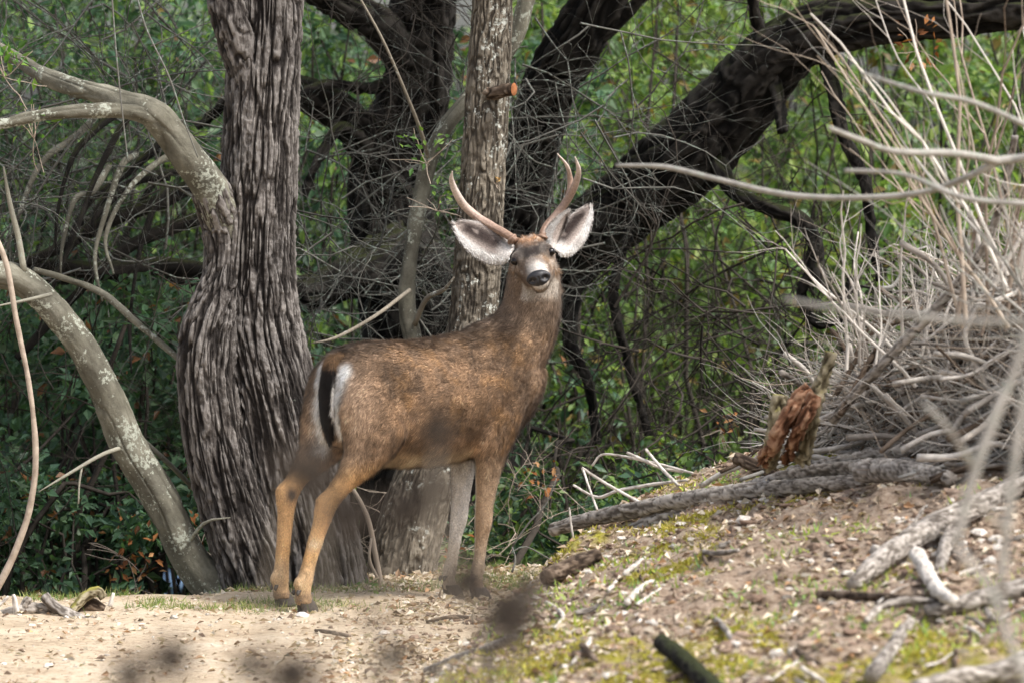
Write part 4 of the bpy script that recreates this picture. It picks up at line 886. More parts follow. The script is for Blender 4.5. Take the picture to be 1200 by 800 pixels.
# small live sprigs
def sprig(px, py, d, n, size, spread, label, pal=((.10, .21, .04), (.16, .27, .05), (.07, .16, .035)), mat='leaf', name='leaf_sprig', cat='leaves', up=.4):
    c = P(px, py, d); r = world_root(name, tuple(c), label, cat); N = n
    o = unit(RNG.normal(size=(N, 3)) + [0, 0, up]); p = c + o * (spread * RNG.random((N, 1)) ** .6)
    L = size * RNG.uniform(.7, 1.3, N); V, F = leaves(p, unit(o + RNG.normal(size=o.shape) * .5), unit(RNG.normal(size=o.shape) * .6 + [0, -.6, .8]), L, L * .24)
    cc_ = leafcol(N, pal, None, .15)
    if N <= 34:
        for k in range(N): rel(mesh_obj('leaf', V[4 * k:4 * k + 4], F[:2], M[mat], None, col=cc_[4 * k:4 * k + 4], smooth=False), r)
    else: rel(mesh_obj('leaf_cluster', V, F, M[mat], None, col=cc_, smooth=False), r)['kind'] = 'stuff'
    st_ = np.repeat(c[None] - [0, 0, spread * .4], 7, 0); w = walks(st_, unit(RNG.normal(size=(7, 3)) + [0, 0, up]), np.full(7, spread * 1.3), 6, .15)
    
    for k in range(7): V, F = strands(w[k:k + 1], np.full((1, 6), .0016), 4); rel(mesh_obj('twig', V, F, M['twig_brown'], None, attrs={'h': np.full(len(V), .5)}), r)
    return r
RUST = ((.22, .085, .028), (.30, .13, .045), (.14, .055, .022), (.36, .20, .09))
sprig(5, 75, 16.3, 34, .045, .12, 'glossy bright green leaves at the tip of the grey limb')
sprig(40, 150, 16.4, 16, .035, .10, 'few small green leaves under the level grey limb')
sprig(500, 178, 17.1, 26, .035, .11, 'fresh green leaves sprouting beside the slender lichen stem')
sprig(512, 235, 17.1, 18, .03, .10, 'small green leaves low on the slender lichen stem')
sprig(432, 686, 16.35, 16, .022, .035, 'tiny green seedling on the path edge behind the deer', name='seedling', up=1.0)
sprig(560, 690, 16.9, 20, .025, .06, 'small green weed beside the foot of the straight trunk', name='seedling', up=.8)
sprig(581, 214, 16.98, 7, .022, .022, 'three curled yellow leaves stuck on the straight trunk', ((.50, .33, .12), (.42, .24, .09)), 'leaf_dry', 'dry_leaf_cluster')
sprig(150, 640, 17.2, 30, .035, .13, 'rusty dead leaves hanging left of the leaning stem\'s foot', RUST, 'leaf_dry', 'dry_leaf_cluster', up=-.2)
sprig(158, 676, 17.1, 22, .032, .10, 'rusty dead leaves low beside the leaning stem\'s foot', RUST, 'leaf_dry', 'dry_leaf_cluster', up=-.2)
sprig(236, 622, 17.1, 30, .034, .12, 'rusty dead leaves between the leaning stem and furrowed tree', RUST, 'leaf_dry', 'dry_leaf_cluster', up=-.2)
sprig(508, 632, 17.25, 34, .034, .13, 'rusty dead leaves at the foot of the straight trunk', RUST, 'leaf_dry', 'dry_leaf_cluster', up=-.2)
sprig(632, 560, 17.6, 26, .034, .09, 'orange brown dead leaves hanging in front of the deer\'s chest', RUST, 'leaf_dry', 'dry_leaf_cluster', up=-.2)
sprig(845, 495, 18.3, 16, .035, .07, 'brown dead leaves in the dark twigs above the mound', RUST, 'leaf_dry', 'dry_leaf_cluster', up=-.2)
sprig(1075, 48, 18.1, 26, .04, .10, 'rust red dead leaves under the level end of the oak limb', RUST, 'leaf_dry', 'dry_leaf_cluster', up=-.2)

# ------------------------------------------------------------------ litter, pebbles, grass, moss
def area_pts(n, x0, x1, y0, y1, dens=None):
    x = RNG.uniform(x0, x1, n); y = RNG.uniform(y0, y1, n)
    if dens is not None: k = RNG.random(n) < dens(x, y); x, y = x[k], y[k]
    return np.stack([x, y, gz(x, y)], 1)
inm = lambda x, y: sstep(.02, .18, mound(x, y))
p = area_pts(60000, -2.0, 2.2, 11, 17.4, lambda x, y: np.clip(.05 + .26 * inm(x, y) + .75 * sstep(16.25, 16.6, y) + .35 * sstep(.8, .2, np.abs(x - foot(y))) * sstep(.35, .6, noise(np.stack([x * 2, y * 2, 0 * x], 1), 4)), 0, 1)); n = len(p)
L = RNG.uniform(.014, .042, n); V, F = leaves(p + [0, 0, .003], unit(RNG.normal(size=(n, 3)) * [1, 1, .25]), unit(RNG.normal(size=(n, 3)) * .45 + gnormal(p[:, 0], p[:, 1])), L, L * RNG.uniform(.18, .34, n), .5, .25)
V[:, 2] += .004
tag(mesh_obj('leaf_litter', V, F, M['leaf_dry'], None, col=leafcol(n, [(.42, .33, .24), (.56, .48, .38), (.28, .185, .12), (.56, .50, .42), (.17, .12, .09), (.42, .25, .14)], [.30, .28, .14, .18, .06, .04], .2), smooth=False), 'dry fallen leaves scattered over the path edge and mound', 'leaf litter', kind='stuff')
# clods, pebbles and wood crumbs: low polyhedra
def pebbles(name, p, r, pal, w, label, cat, squash=.6):
    n = len(p); ico = []; ph = (1 + 5 ** .5) / 2
    B = unit(np.array([(-1, ph, 0), (1, ph, 0), (-1, -ph, 0), (1, -ph, 0), (0, -1, ph), (0, 1, ph), (0, -1, -ph), (0, 1, -ph), (ph, 0, -1), (ph, 0, 1), (-ph, 0, -1), (-ph, 0, 1)]))
    Fi = np.array([(0, 11, 5), (0, 5, 1), (0, 1, 7), (0, 7, 10), (0, 10, 11), (1, 5, 9), (5, 11, 4), (11, 10, 2), (10, 7, 6), (7, 1, 8), (3, 9, 4), (3, 4, 2), (3, 2, 6), (3, 6, 8), (3, 8, 9), (4, 9, 5), (2, 4, 11), (6, 2, 10), (8, 6, 7), (9, 8, 1)])
    sc = np.stack([RNG.uniform(.7, 1.5, n), RNG.uniform(.7, 1.3, n), np.full(n, squash) * RNG.uniform(.7, 1.3, n)], 1)
    a = RNG.uniform(0, 6.3, n); V = B[None] * (1 + RNG.normal(size=(n, 12, 1)) * .16) * sc[:, None] * r[:, None, None]
    x = V[..., 0] * np.cos(a)[:, None] - V[..., 1] * np.sin(a)[:, None]; y = V[..., 0] * np.sin(a)[:, None] + V[..., 1] * np.cos(a)[:, None]
    V = np.stack([x, y, V[..., 2]], -1) + p[:, None] + np.array([0, 0, 1]) * (r * squash * .35)[:, None, None]
    F = (np.arange(n)[:, None, None] * 12 + Fi[None]).reshape(-1, 3); pal = np.array(pal); c = pal[RNG.choice(len(pal), n, p=w)] * (1 + RNG.normal(size=(n, 1)) * .15)
    return tag(mesh_obj(name, V.reshape(-1, 3), F, M['clod'], None, col=np.clip(np.repeat(c, 12, 0), .01, .85), smooth=False), label, cat, kind='stuff')
m_, nt_, b_, o_ = new_mat('clod'); at_ = nd(nt_, 'ShaderNodeAttribute', attribute_name='col'); v_ = objco(nt_); n_ = ntex(nt_, v_, 90, 5); r_ = ramp(nt_, [(.3, (.65, .65, .65)), (.7, (1.2, 1.2, 1.2))]); nt_.links.new(n_, r_.inputs[0])
nt_.links.new(mixc(nt_, 1.0, at_.outputs['Color'], r_.outputs[0], 'MULTIPLY'), b_.inputs['Base Color']); b_.inputs['Roughness'].default_value = .95; b_.inputs['Specular IOR Level'].default_value = .15; bump(nt_, b_, n_, .8, .006); M['clod'] = m_
p = area_pts(26000, -1.0, 2.2, 11, 16.6, lambda x, y: inm(x, y) * (.25 + .75 * sstep(.45, .6, noise(np.stack([x * 3, y * 2, 0 * x], 1), 14))) + .12 * sstep(.7, .1, np.abs(x - foot(y))))
pebbles('soil_crumbs', p, np.minimum(np.exp(RNG.normal(size=len(p)) * .55) * .0065, .022), [(.27, .195, .145), (.38, .295, .225), (.19, .13, .095), (.58, .53, .47)], [.38, .32, .18, .12], 'brown clods and crumbs of soil on the mound', 'soil')
p = area_pts(5000, -2.0, .6, 12.5, 17, lambda x, y: .5 + 0 * x)
pebbles('gravel', p, np.exp(RNG.normal(size=len(p)) * .5) * .0045, [(.50, .42, .32), (.64, .58, .50), (.30, .22, .15)], [.5, .25, .25], 'small stones and grit on the dirt path', 'gravel')
def blades(name, p, ln, wd, pal, label, cat, lean=.5):
    n = len(p); d = unit(RNG.normal(size=(n, 3)) * lean + [0, 0, 1]); s_ = unit(np.cross(d, RNG.normal(size=(n, 3)))); L = RNG.uniform(*ln, n)[:, None]
    V = np.stack([p - s_ * wd, p + s_ * wd, p + d * L + [0, 0, 0]], 1).reshape(-1, 3); pal = np.array(pal); c = pal[RNG.integers(0, len(pal), n)] * (1 + RNG.normal(size=(n, 1)) * .2)
    return tag(mesh_obj(name, V, np.arange(3 * n).reshape(-1, 3), M['grass'], None, col=np.clip(np.repeat(c, 3, 0), .01, .8), smooth=False), label, cat, kind='stuff')
p = area_pts(40000, -2.0, .35, 15.6, 17.4, lambda x, y: sstep(15.6, 16.3, y + .35 * sstep(-.5, -1.2, x)) * sstep(.46, .60, fbm(np.stack([x * 2.6, y * 4, 0 * x], 1), 3, 24)))
blades('grass', p, (.012, .045), .0016, [(.16, .24, .06), (.24, .30, .09), (.36, .34, .15), (.10, .17, .045)], 'thin short grass along the far edge of the path', 'grass', .8)
gm = lambda x, y: sstep(.50, .58, fbm(np.stack([x * 2.2, y * 1.1, 0 * x], 1), 4, 31) - .05 + .16 * sstep(12.6, 11.6, y) + .10 * sstep(14.4, 15.4, y) * sstep(.2, .6, x)) * sstep(.05, .2, mound(x, y)) * sstep(.40, .54, fbm(np.stack([x * 5.5, y * 5.5, 0 * x], 1), 3, 61))
p = area_pts(230000, -.5, 2.2, 11, 16.2, lambda x, y: gm(x, y) * sstep(.40, .58, fbm(np.stack([x * 9, y * 7, 0 * x], 1), 3, 27)))
blades('moss', p, (.008, .024), .0036, [(.38, .35, .05), (.48, .46, .08), (.30, .25, .05), (.42, .33, .08)], 'yellow green moss cushions on the mound', 'moss', .9)
p = area_pts(16000, -.2, 2.2, 11, 16.0, lambda x, y: inm(x, y) * sstep(.60, .68, fbm(np.stack([x * 3.1, y * 2.2, 0 * x], 1), 3, 54)))
blades('herbs', p, (.015, .04), .004, [(.30, .42, .08), (.22, .36, .12), (.42, .50, .08)], 'small bright green weeds sprouting on the mound', 'weeds', .9)

# ------------------------------------------------------------------ logs and sticks on the mound
def log(label, path, mat, cat='log', name='fallen_branch', group=None, lift=1.15, depth=.006, rough=False):
    """path of (px, py, rpx[, d]); without d the point rests on the terrain under that pixel"""
    c = []
    if len(path[0]) == 3:                      # lies on the ground: ends rest on the terrain, the stick between them stays straight in depth
        hd0, hd1 = (hit(q[0], q[1] + q[2] * .9)[1] for q in (path[0], path[-1])); n_ = len(path) - 1
        hm = min(hit(q[0], q[1] + q[2] * .9)[1] - (hd0 + (hd1 - hd0) * i / n_) for i, q in enumerate(path))
        path = [(q[0], q[1], q[2], hd0 + (hd1 - hd0) * i / n_ + max(hm, -1.2) - .02) for i, q in enumerate(path)]
    for q in path:
        if len(q) == 4: c.append([*P(q[0], q[1], q[3]), q[2] * PXM(q[3])])
        else:
            h = hit(q[0], q[1] + q[2] * .8); r = q[2] * PXM(h[1]); c.append([h[0], h[1], h[2] + r * lift, r])
    c = np.array(c); L = np.linalg.norm(np.diff(c[:, :3], axis=0), axis=1).sum(); rm = c[:, 3].max()
    V, F, h = tube(c, max(8, int(L / .008)), int(np.clip(2 * np.pi * rm / .006, 8, 60)), furrow(rm * .75, 50, 12, random.randint(0, 99), 1.5) if rough else furrow(min(depth * .8, rm * .35), 75, 16, random.randint(0, 99), 2.0))
    ctr = c[:, :3].mean(0); o = mesh_obj(name, V - ctr, F, mat, None, attrs={'h': h}, loc=tuple(ctr))
    return tag(o, label, cat, group)
log('long straight weathered grey branch lying along the mound crest', [(648, 620, 8, 15.3), (700, 606, 9, 15.12), (780, 590, 10, 14.84), (860, 577, 10, 14.55), (940, 569, 9, 14.27), (1022, 562, 8, 13.98)], M['bark_log'])
log('short weathered branch lying below the long grey branch', [(676, 641, 8, 15.2), (720, 630, 9, 15.05), (765, 612, 9, 14.9), (800, 601, 8, 14.78), (845, 592, 6, 14.65)], M['bark_log'])
log('broken dark chunk of wood at the foot of the mound', [(640, 676, 9), (668, 664, 10), (700, 650, 8)], M['bark_brown'])
log('thick brown branch end sticking out above the long grey branch', [(862, 536, 7, 14.95), (890, 548, 8, 14.9), (922, 562, 8, 14.85)], M['bark_brown'])
log('brown grey branch lying behind the crest just above the long branch', [(872, 572, 7), (930, 557, 9), (990, 549, 9), (1040, 544, 8), (1100, 548, 8)], M['bark_log'])
log('slim branch lying uphill of the grey branches', [(925, 552, 6), (980, 541, 7), (1040, 530, 8), (1100, 522, 7), (1160, 515, 6)], M['bark_log'])
log('thick split log end among the branches on the crest', [(1010, 552, 13), (1050, 551, 13), (1090, 556, 11), (1115, 560, 8)], M['bark_log'])
log('mossy upright broken stake with pale top in the brush pile', [(940, 540, 8, 14.3), (948, 500, 8, 14.2), (956, 470, 8, 14.15), (966, 440, 7, 14.15), (973, 412, 7, 14.15)], M['wood_moss'], rough=True)
log('reddish splintered branch stub leaning at the brush pile edge', [(894, 540, 8, 14.35), (908, 518, 8, 14.2), (922, 494, 9, 14.15), (938, 466, 8, 14.15), (950, 455, 6, 14.15)], M['wood_red'], rough=True)
log('second reddish splintered stub leaning beside the mossy stake', [(922, 540, 7, 14.3), (935, 506, 7, 14.15), (944, 486, 8, 14.1), (956, 462, 7, 14.1)], M['wood_red'], rough=True)
log('rotten mossy stump end at the left tip of the brush pile', [(902, 545, 9, 14.4), (906, 520, 9, 14.25), (910, 490, 9, 14.2), (914, 462, 8, 14.2)], M['wood_moss'], rough=True)
log('long smooth brown branch rising diagonally out of the brush pile', [(976, 492, 6, 14.2), (1005, 458, 6, 14.1), (1040, 420, 6, 14), (1080, 380, 6, 13.9), (1120, 335, 6, 13.8), (1152, 290, 5, 13.7), (1175, 230, 5, 13.6), (1190, 160, 4, 13.5)], M['bark_log'])
log('second brown branch rising diagonally beside the smooth one', [(985, 485, 4, 14.1), (1010, 440, 4, 14.2), (1030, 405, 4, 14.2)], M['bark_brown'])
log('heavy grey dead branch propped on the mossy slope', [(1000, 684, 8), (1030, 658, 12), (1065, 633, 13), (1100, 613, 14), (1150, 590, 13), (1215, 556, 12)], M['bark_log'])
log('pale bleached stick standing under the heavy dead branch', [(1074, 648, 9), (1085, 668, 9), (1098, 690, 9), (1118, 704, 6)], M['twig_pale'])
log('brown stick propped under the heavy dead branch', [(1118, 612, 8), (1108, 640, 8), (1100, 668, 6)], M['bark_log'])
log('thin fallen stick lying across the dark hollow', [(960, 696, 5), (1010, 698, 5), (1060, 700, 5), (1110, 702, 6)], M['bark_brown'])
log('curved thin stick below the dark hollow', [(1015, 728, 4), (1030, 712, 4), (1060, 703, 4), (1095, 705, 4)], M['bark_log'])
log('grey branch running across the slope under the bleached stick', [(1085, 716, 6), (1130, 706, 9), (1170, 694, 10), (1215, 684, 10)], M['bark_log'])
log('pinkish stick lying down the yellow moss', [(1022, 790, 9), (1040, 766, 8), (1056, 742, 7), (1068, 728, 5)], M['bark_log'])
log('thick grey branch lying low on the yellow moss', [(1075, 806, 10), (1120, 795, 11), (1165, 788, 12), (1215, 770, 12)], M['bark_log'])
log('dark charred stick poking up from the lower slope', [(775, 752, 9), (800, 772, 11), (830, 800, 12), (850, 822, 12)], M['bark_oak'])
log('straight thin stick lying at the foot of the mound', [(500, 786, 5), (540, 770, 5.5), (575, 758, 5), (605, 745, 4)], M['bark_log'])
log('bleached bent twig on the mound foot', [(640, 705, 2), (652, 712, 2.4), (660, 722, 2.2), (650, 735, 1.5)], M['twig_pale'])
log('thin twig lying flat on the path in front of the deer', [(500, 728, 2), (530, 722, 2.2), (560, 724, 1.8)], M['bark_brown'])
log('short dark twig lying on the path near the left pile', [(370, 738, 2), (392, 741, 2.5), (410, 745, 2)], M['bark_brown'])
G = 'sticks lying on the lower slope'
for k in range(46):
    x, y = random.uniform(660, 1200), random.uniform(600, 800)
    if y < 690 - (x - 640) * .35: continue
    a = random.uniform(-1.2, 1.2) if random.random() < .75 else random.uniform(0, 6.3); l = random.uniform(14, 50); r = random.uniform(1.5, 4.5)
    mt = random.choice(['bark_log', 'twig_pale', 'bark_brown', 'bark_log'])
    lb = ('short ' if l < 30 else 'long ') + ('stout ' if r > 3 else 'thin ') + {'bark_log': 'grey', 'twig_pale': 'bleached', 'bark_brown': 'dark brown'}[mt] + ' loose stick ' + ('on the yellow moss of the low slope' if y > 735 else 'on the bare soil beside the path' if x < 850 else 'on the slope between the heavy dead branch and crest' if y < 680 else 'around the hollow under the heavy dead branch')
    log(lb, [(x, y, r), (x + l * .5 * math.cos(a), y - l * .4 * math.sin(a) + random.uniform(-4, 4), r), (x + l * math.cos(a), y - l * .8 * math.sin(a), r * .6)], M[mt], 'stick', 'loose_stick', G)
# pale twigs reaching out over the edge of the mound
for lb, c in (('bent pale twig rising from the long grey branch, furthest down the slope', [(700, 597, 1.4, 14.9), (692, 575, 1.4, 15), (683, 549, 1.5, 15.1)]),
              ('long pale twig slanting down onto the long grey branch', [(682, 548, 1.7, 15.1), (710, 566, 1.7, 15.05), (735, 580, 1.7, 15), (757, 592, 1.5, 14.95)]),
              ('pale twig reaching out level from the mossy crest', [(812, 554, 1.4, 15.1), (775, 544, 1.7, 15.2), (740, 536, 1.7, 15.3), (707, 532, 1.4, 15.4), (694, 545, 1.6, 15.42)]),
              ('forked pale twig crossing the level one', [(735, 530, 1.8, 15.25), (755, 539, 2, 15.2), (775, 548, 1.4, 15.2), (800, 552, 2, 15.15)]),
              ('short pale twig leaning across the level one', [(757, 526, 1.8, 15.2), (775, 548, 2, 15.15), (795, 568, 2, 15.05)]),
              ('thin grey twig arching low over the edge of the mound', [(805, 562, 1.4, 15.1), (765, 567, 2, 15.2), (725, 574, 2, 15.25), (700, 582, 1.8, 15.3), (672, 568, 1.4, 15.35)]),
              ('tiny upright twig at the lower end of the long grey branch', [(672, 632, 1.3, 15.1), (669, 612, 1.3, 15.1), (667, 594, 1.0, 15.1)])):
    log(lb, c, M['twig_pale'], 'twig', 'pale_twig', depth=.001)
# left pile of driftwood
for lb, c, mt in (('stout pale forked stick in the small wood pile by the path', [(52, 698, 6, 16.3), (66, 712, 6, 16.28), (88, 722, 5.5, 16.25), (112, 726, 4, 16.22)], 'bark_log'),
                  ('level grey stick at the bottom of the small wood pile', [(-8, 722, 5, 16.3), (22, 714, 6, 16.3), (52, 712, 6, 16.32), (84, 716, 4, 16.35)], 'bark_log'),
                  ('arched bark slab at the end of the small wood pile', [(84, 716, 5, 16.35), (98, 700, 6, 16.38), (114, 692, 6, 16.4), (122, 700, 5, 16.4)], 'wood_moss'),
                  ('short upright peg in the small wood pile by the path', [(20, 722, 3.5, 16.25), (18, 708, 3.5, 16.25), (15, 696, 2.5, 16.25)], 'twig_pale'),
                  ('thin upright splinter at the end of the small wood pile', [(129, 710, 2.5, 16.3), (131, 702, 2.2, 16.3), (133, 694, 1.8, 16.3)], 'twig_pale'),
                  ('knobbly stub standing in the small wood pile by the path', [(28, 712, 5, 16.3), (32, 704, 5.5, 16.3), (34, 699, 3.5, 16.3)], 'bark_log'),
                  ('pale twig sticking out at the near end of the small wood pile', [(-6, 712, 2, 16.3), (2, 706, 2, 16.3), (10, 698, 1.5, 16.3)], 'twig_pale'),
                  ('dark rotten wood heaped in the small wood pile', [(90, 716, 7, 16.42), (106, 708, 8, 16.42), (122, 714, 6, 16.42)], 'bark_brown')):
    log(lb, [(x, y, r, d - .68) for x, y, r, d in c], M[mt], 'stick', 'driftwood', depth=.006)
# ------------------------------------------------------------------ brush pile
def pile_pt(px, py):
    """surface of the heap of cut brush: behind the front slope, leaning back to the upper right"""
    d = np.interp(px, [880, 960, 1060, 1200, 1300], [15.25, 14.95, 14.4, 13.45, 12.8]) + (540 - py) * .0022
    return P(px, py, d), d
def in_pile(x, y): 
    top = np.interp(x, [900, 930, 980, 1040, 1100, 1160, 1260], [520, 500, 455, 405, 350, 315, 290]); bot = np.interp(x, [900, 1000, 1100, 1260], [535, 545, 560, 560])
    return top < y < bot
cnt = 0; G = 'sticks heaped in the brush pile'; protos = []
for k in range(8):
    L = 1.0; n = 7; z = np.linspace(-.5, .5, n); c = np.stack([z, np.cumsum(RNG.normal(size=n)) * .03, np.cumsum(RNG.normal(size=n)) * .03, np.linspace(1, .35, n) * .010], 1)
    V, F, h = tube(c, 26, 9, smoothbark(.002, k)); me_ = []
    for mt in ('bark_log', 'twig_pale', 'bark_brown', 'branch_grey'):
        o = mesh_obj('brush_stick', V, F, M[mt], None, attrs={'h': np.clip(h + (k % 3 - 1) * .15, 0, 1)}); me_.append(o.data); bpy.data.objects.remove(o)
    protos.append(me_)
while cnt < 190:
    x, y = random.uniform(900, 1260), random.uniform(290, 560)
    if not in_pile(x, y): continue
    p, d = pile_pt(x, y); dep = random.uniform(-.05, .18); p = p + np.array([0, dep, 0])
    mi = random.choices((0, 1, 2, 3), (.38, .26, .20, .16))[0]
    o = bpy.data.objects.new('brush_stick', protos[cnt % 8][mi]); COL.objects.link(o)
    o.location = tuple(p); a = random.gauss(.35, .45) if random.random() < .75 else random.uniform(-1.4, 1.4)
    o.rotation_euler = (random.uniform(0, 6.3), -a, random.gauss(0, .5)); s = random.uniform(.22, .75); rr = random.uniform(.4, 1.25); o.scale = (s, rr, rr)
    lb = ('long ' if s > .5 else 'short ') + ('thick ' if rr > .8 else 'slim ') + ('grey', 'bleached', 'brown', 'lichen grey')[mi] + ' dead stick in the brush pile ' + ('beside the reddish stubs' if x < 985 else 'behind the split log end' if y > 490 else 'around the diagonal brown branch' if x < 1100 else 'below the tallest bare shrub')
    tag(o, lb, 'stick', G); cnt += 1
def fine_brush(name, label, n, box, ln, r, mat, fn, bias, levels=(3,), wob=.1, grav=0.0):
    st_ = []
    while len(st_) < n:
        x, y = random.uniform(box[0], box[1]), random.uniform(box[2], box[3])
        if fn is None or fn(x, y): q, d = pile_pt(x, y); st_.append(q + np.array([0, random.uniform(-.12, .25), 0]))
    st_ = np.array(st_); dr = unit(RNG.normal(size=(n, 3)) * [1, .6, .5] + bias)
    V, F, h = strands_mesh(spray(st_, dr, RNG.uniform(*ln, n), RNG.uniform(*r, n), levels, 7, wob, grav, .12, .6, .6), 3)
    return tag(mesh_obj(name, V, F, mat, None, attrs={'h': h}), label, 'brush', kind='stuff')
fine_brush('fine_brush', 'fine grey twigs filling the brush pile', 650, (930, 1290, 290, 560), (.12, .4), (.0022, .005), M['branch_grey'], in_pile, (.5, 0, .25), (2,))
fine_brush('fine_brush', 'fine bleached twigs filling the brush pile', 700, (930, 1290, 300, 560), (.10, .36), (.0022, .0048), M['twig_pale'], in_pile, (.5, 0, .3), (2,))
fine_brush('fine_brush', 'fine brown twigs filling the brush pile', 420, (930, 1290, 300, 560), (.12, .4), (.0022, .005), M['twig_brown'], in_pile, (.4, 0, .15), (2,))
# the earth heap under the brush
hp_ = []
for i in range(34):
    row = []
    for j in range(46):
        x = 900 + (1330 - 900) * j / 45; tp = np.interp(x, [900, 930, 980, 1040, 1100, 1160, 1330], [528, 512, 472, 425, 375, 345, 315]); y = 575 + (tp - 575) * min(1, i / 24)
        q, d = pile_pt(x, y); back = max(0, (i - 24) / 9); q = q + np.array([0, .16 + back * 1.4, -back * 1.5]); row.append(q + (fbm(q[None] * 5, 3, 8)[0] - .5) * np.array([0, .2, .12]))
    hp_.append(row)
hv = np.array(hp_).reshape(-1, 3); g = (np.arange(33)[:, None] * 46 + np.arange(45)[None]).ravel()
tag(mesh_obj('brush_mound', hv, np.stack([g, g + 1, g + 47, g + 46], 1), M['clod'], None, col=np.tile((.085, .066, .05), (len(hv), 1))), 'dark heap of rotted twigs and soil under the brush pile', kind='structure')

# ------------------------------------------------------------------ bare shrubs at the right edge
def bare_shrub(label, roots, n, hgt_, r, mat, box_d, lean, levels=(4, 3), seed=0):
    base_ = P(*roots); rt = world_root('bare_shrub', tuple(base_), label, 'shrub', 'bare shrubs growing out of the brush pile')
    st_ = base_ + RNG.normal(size=(n, 3)) * [.12, .15, .02]; dr = unit(RNG.normal(size=(n, 3)) * [.30, .25, .15] + lean)
    lst = spray(st_, dr, RNG.uniform(*hgt_, n), RNG.uniform(*r, n), levels, 9, .09, .01, .12, .55, .5)
    for i, (p, rd) in enumerate(lst[:1]):
        for k in range(len(p)):
            V, F = strands(p[k:k + 1], rd[k:k + 1], 6); rel(mesh_obj('stem', V, F, mat, None, attrs={'h': np.full(len(V), RNG.random())}), rt)
    V, F, h = strands_mesh(lst[1:], 3); o = rel(mesh_obj('twigs', V, F, mat, None, attrs={'h': h}), rt); o['kind'] = 'stuff'
    return rt
bare_shrub('bleached bare shrub with short white shoots at the tip of the brush pile', (1052, 425, 14.2), 15, (.22, .60), (.004, .007), M['twig_pale'], 0, (-.12, 0, 1), (3, 1))
bare_shrub('tall bare grey shrub rising beside the diagonal brown branch', (1150, 380, 13.4), 9, (.7, 1.3), (.0045, .008), M['twig_brown'], 0, (-.05, 0, 1), (3, 2))
bare_shrub('tallest bare shrub with pale upright shoots behind the brush pile', (1195, 330, 13.2), 12, (.8, 1.5), (.0042, .0075), M['twig_pale'], 0, (.02, 0, 1), (3, 2))
bare_shrub('bare shrub with shoots leaning out over the brush pile', (1210, 420, 12.6), 7, (.4, .9), (.004, .007), M['branch_grey'], 0, (-.7, 0, .9), (3, 2))
def fg(label, paths, mat, name='bare_branch'): return stem_thing(name, label, 'branch', paths, mat, None, .02, 8, smoothbark(.002, 3))
fg('long pale level branch reaching from the bare shrubs towards the antlers', [[(1260, 176, 5, 11.6), (1195, 186, 5.5, 11.7), (1166, 190, 5.5, 11.7), (1140, 205, 4.2, 11.7), (1080, 226, 3.8, 11.8), (1000, 232, 3.5, 11.9), (920, 228, 3.2, 12), (840, 210, 2.9, 12.1), (780, 196, 2.6, 12.2), (722, 194, 2, 12.3)],
    [(1170, 189, 5.5, 11.7), (1120, 180, 4.6, 11.6), (1050, 178, 4.2, 11.5), (1010, 165, 3.5, 11.4), (972, 150, 2.6, 11.3)]], M['branch_grey'])
fg('pale twig slanting above the long level branch', [[(1210, 150, 4, 11.2), (1140, 120, 3.4, 11.2), (1080, 108, 3, 11.2), (1010, 86, 2.2, 11.3)], [(1215, 240, 4, 11), (1130, 232, 3.5, 11), (1060, 205, 3, 11.1), (990, 200, 2.4, 11.2)]], M['branch_grey'])
fg('blurred grey branch reaching over the brush pile', [[(1240, 372, 4.3, 7.60), (1150, 378, 4.0, 7.68), (1050, 368, 3.6, 7.76), (980, 362, 3.0, 7.84), (918, 350, 2.2, 7.92)]], M['branch_grey'])
fg('thick blurred grey stem rising in front of the brush pile', [[(1120, 640, 5.8, 7.44), (1140, 560, 6.5, 7.44), (1165, 490, 6.5, 7.44), (1190, 430, 5.8, 7.44), (1215, 350, 5.0, 7.44)], [(1140, 545, 3.6, 7.44), (1110, 500, 3.2, 7.36), (1080, 470, 2.9, 7.36)]], M['branch_grey'])
fg('upright blurred grey stem at the edge of the slope', [[(1172, 690, 6.5, 6.88), (1180, 610, 6.5, 6.88), (1190, 530, 5.8, 6.88), (1205, 440, 5.0, 6.88)], [(1178, 625, 4.3, 6.88), (1150, 590, 3.6, 6.80), (1120, 575, 2.9, 6.80)]], M['branch_grey'])
fg('low blurred grey stem crossing the mossy slope', [[(1210, 810, 7.2, 6.40), (1180, 745, 6.5, 6.40), (1160, 690, 5.8, 6.40), (1120, 640, 4.3, 6.40)]], M['branch_grey'])

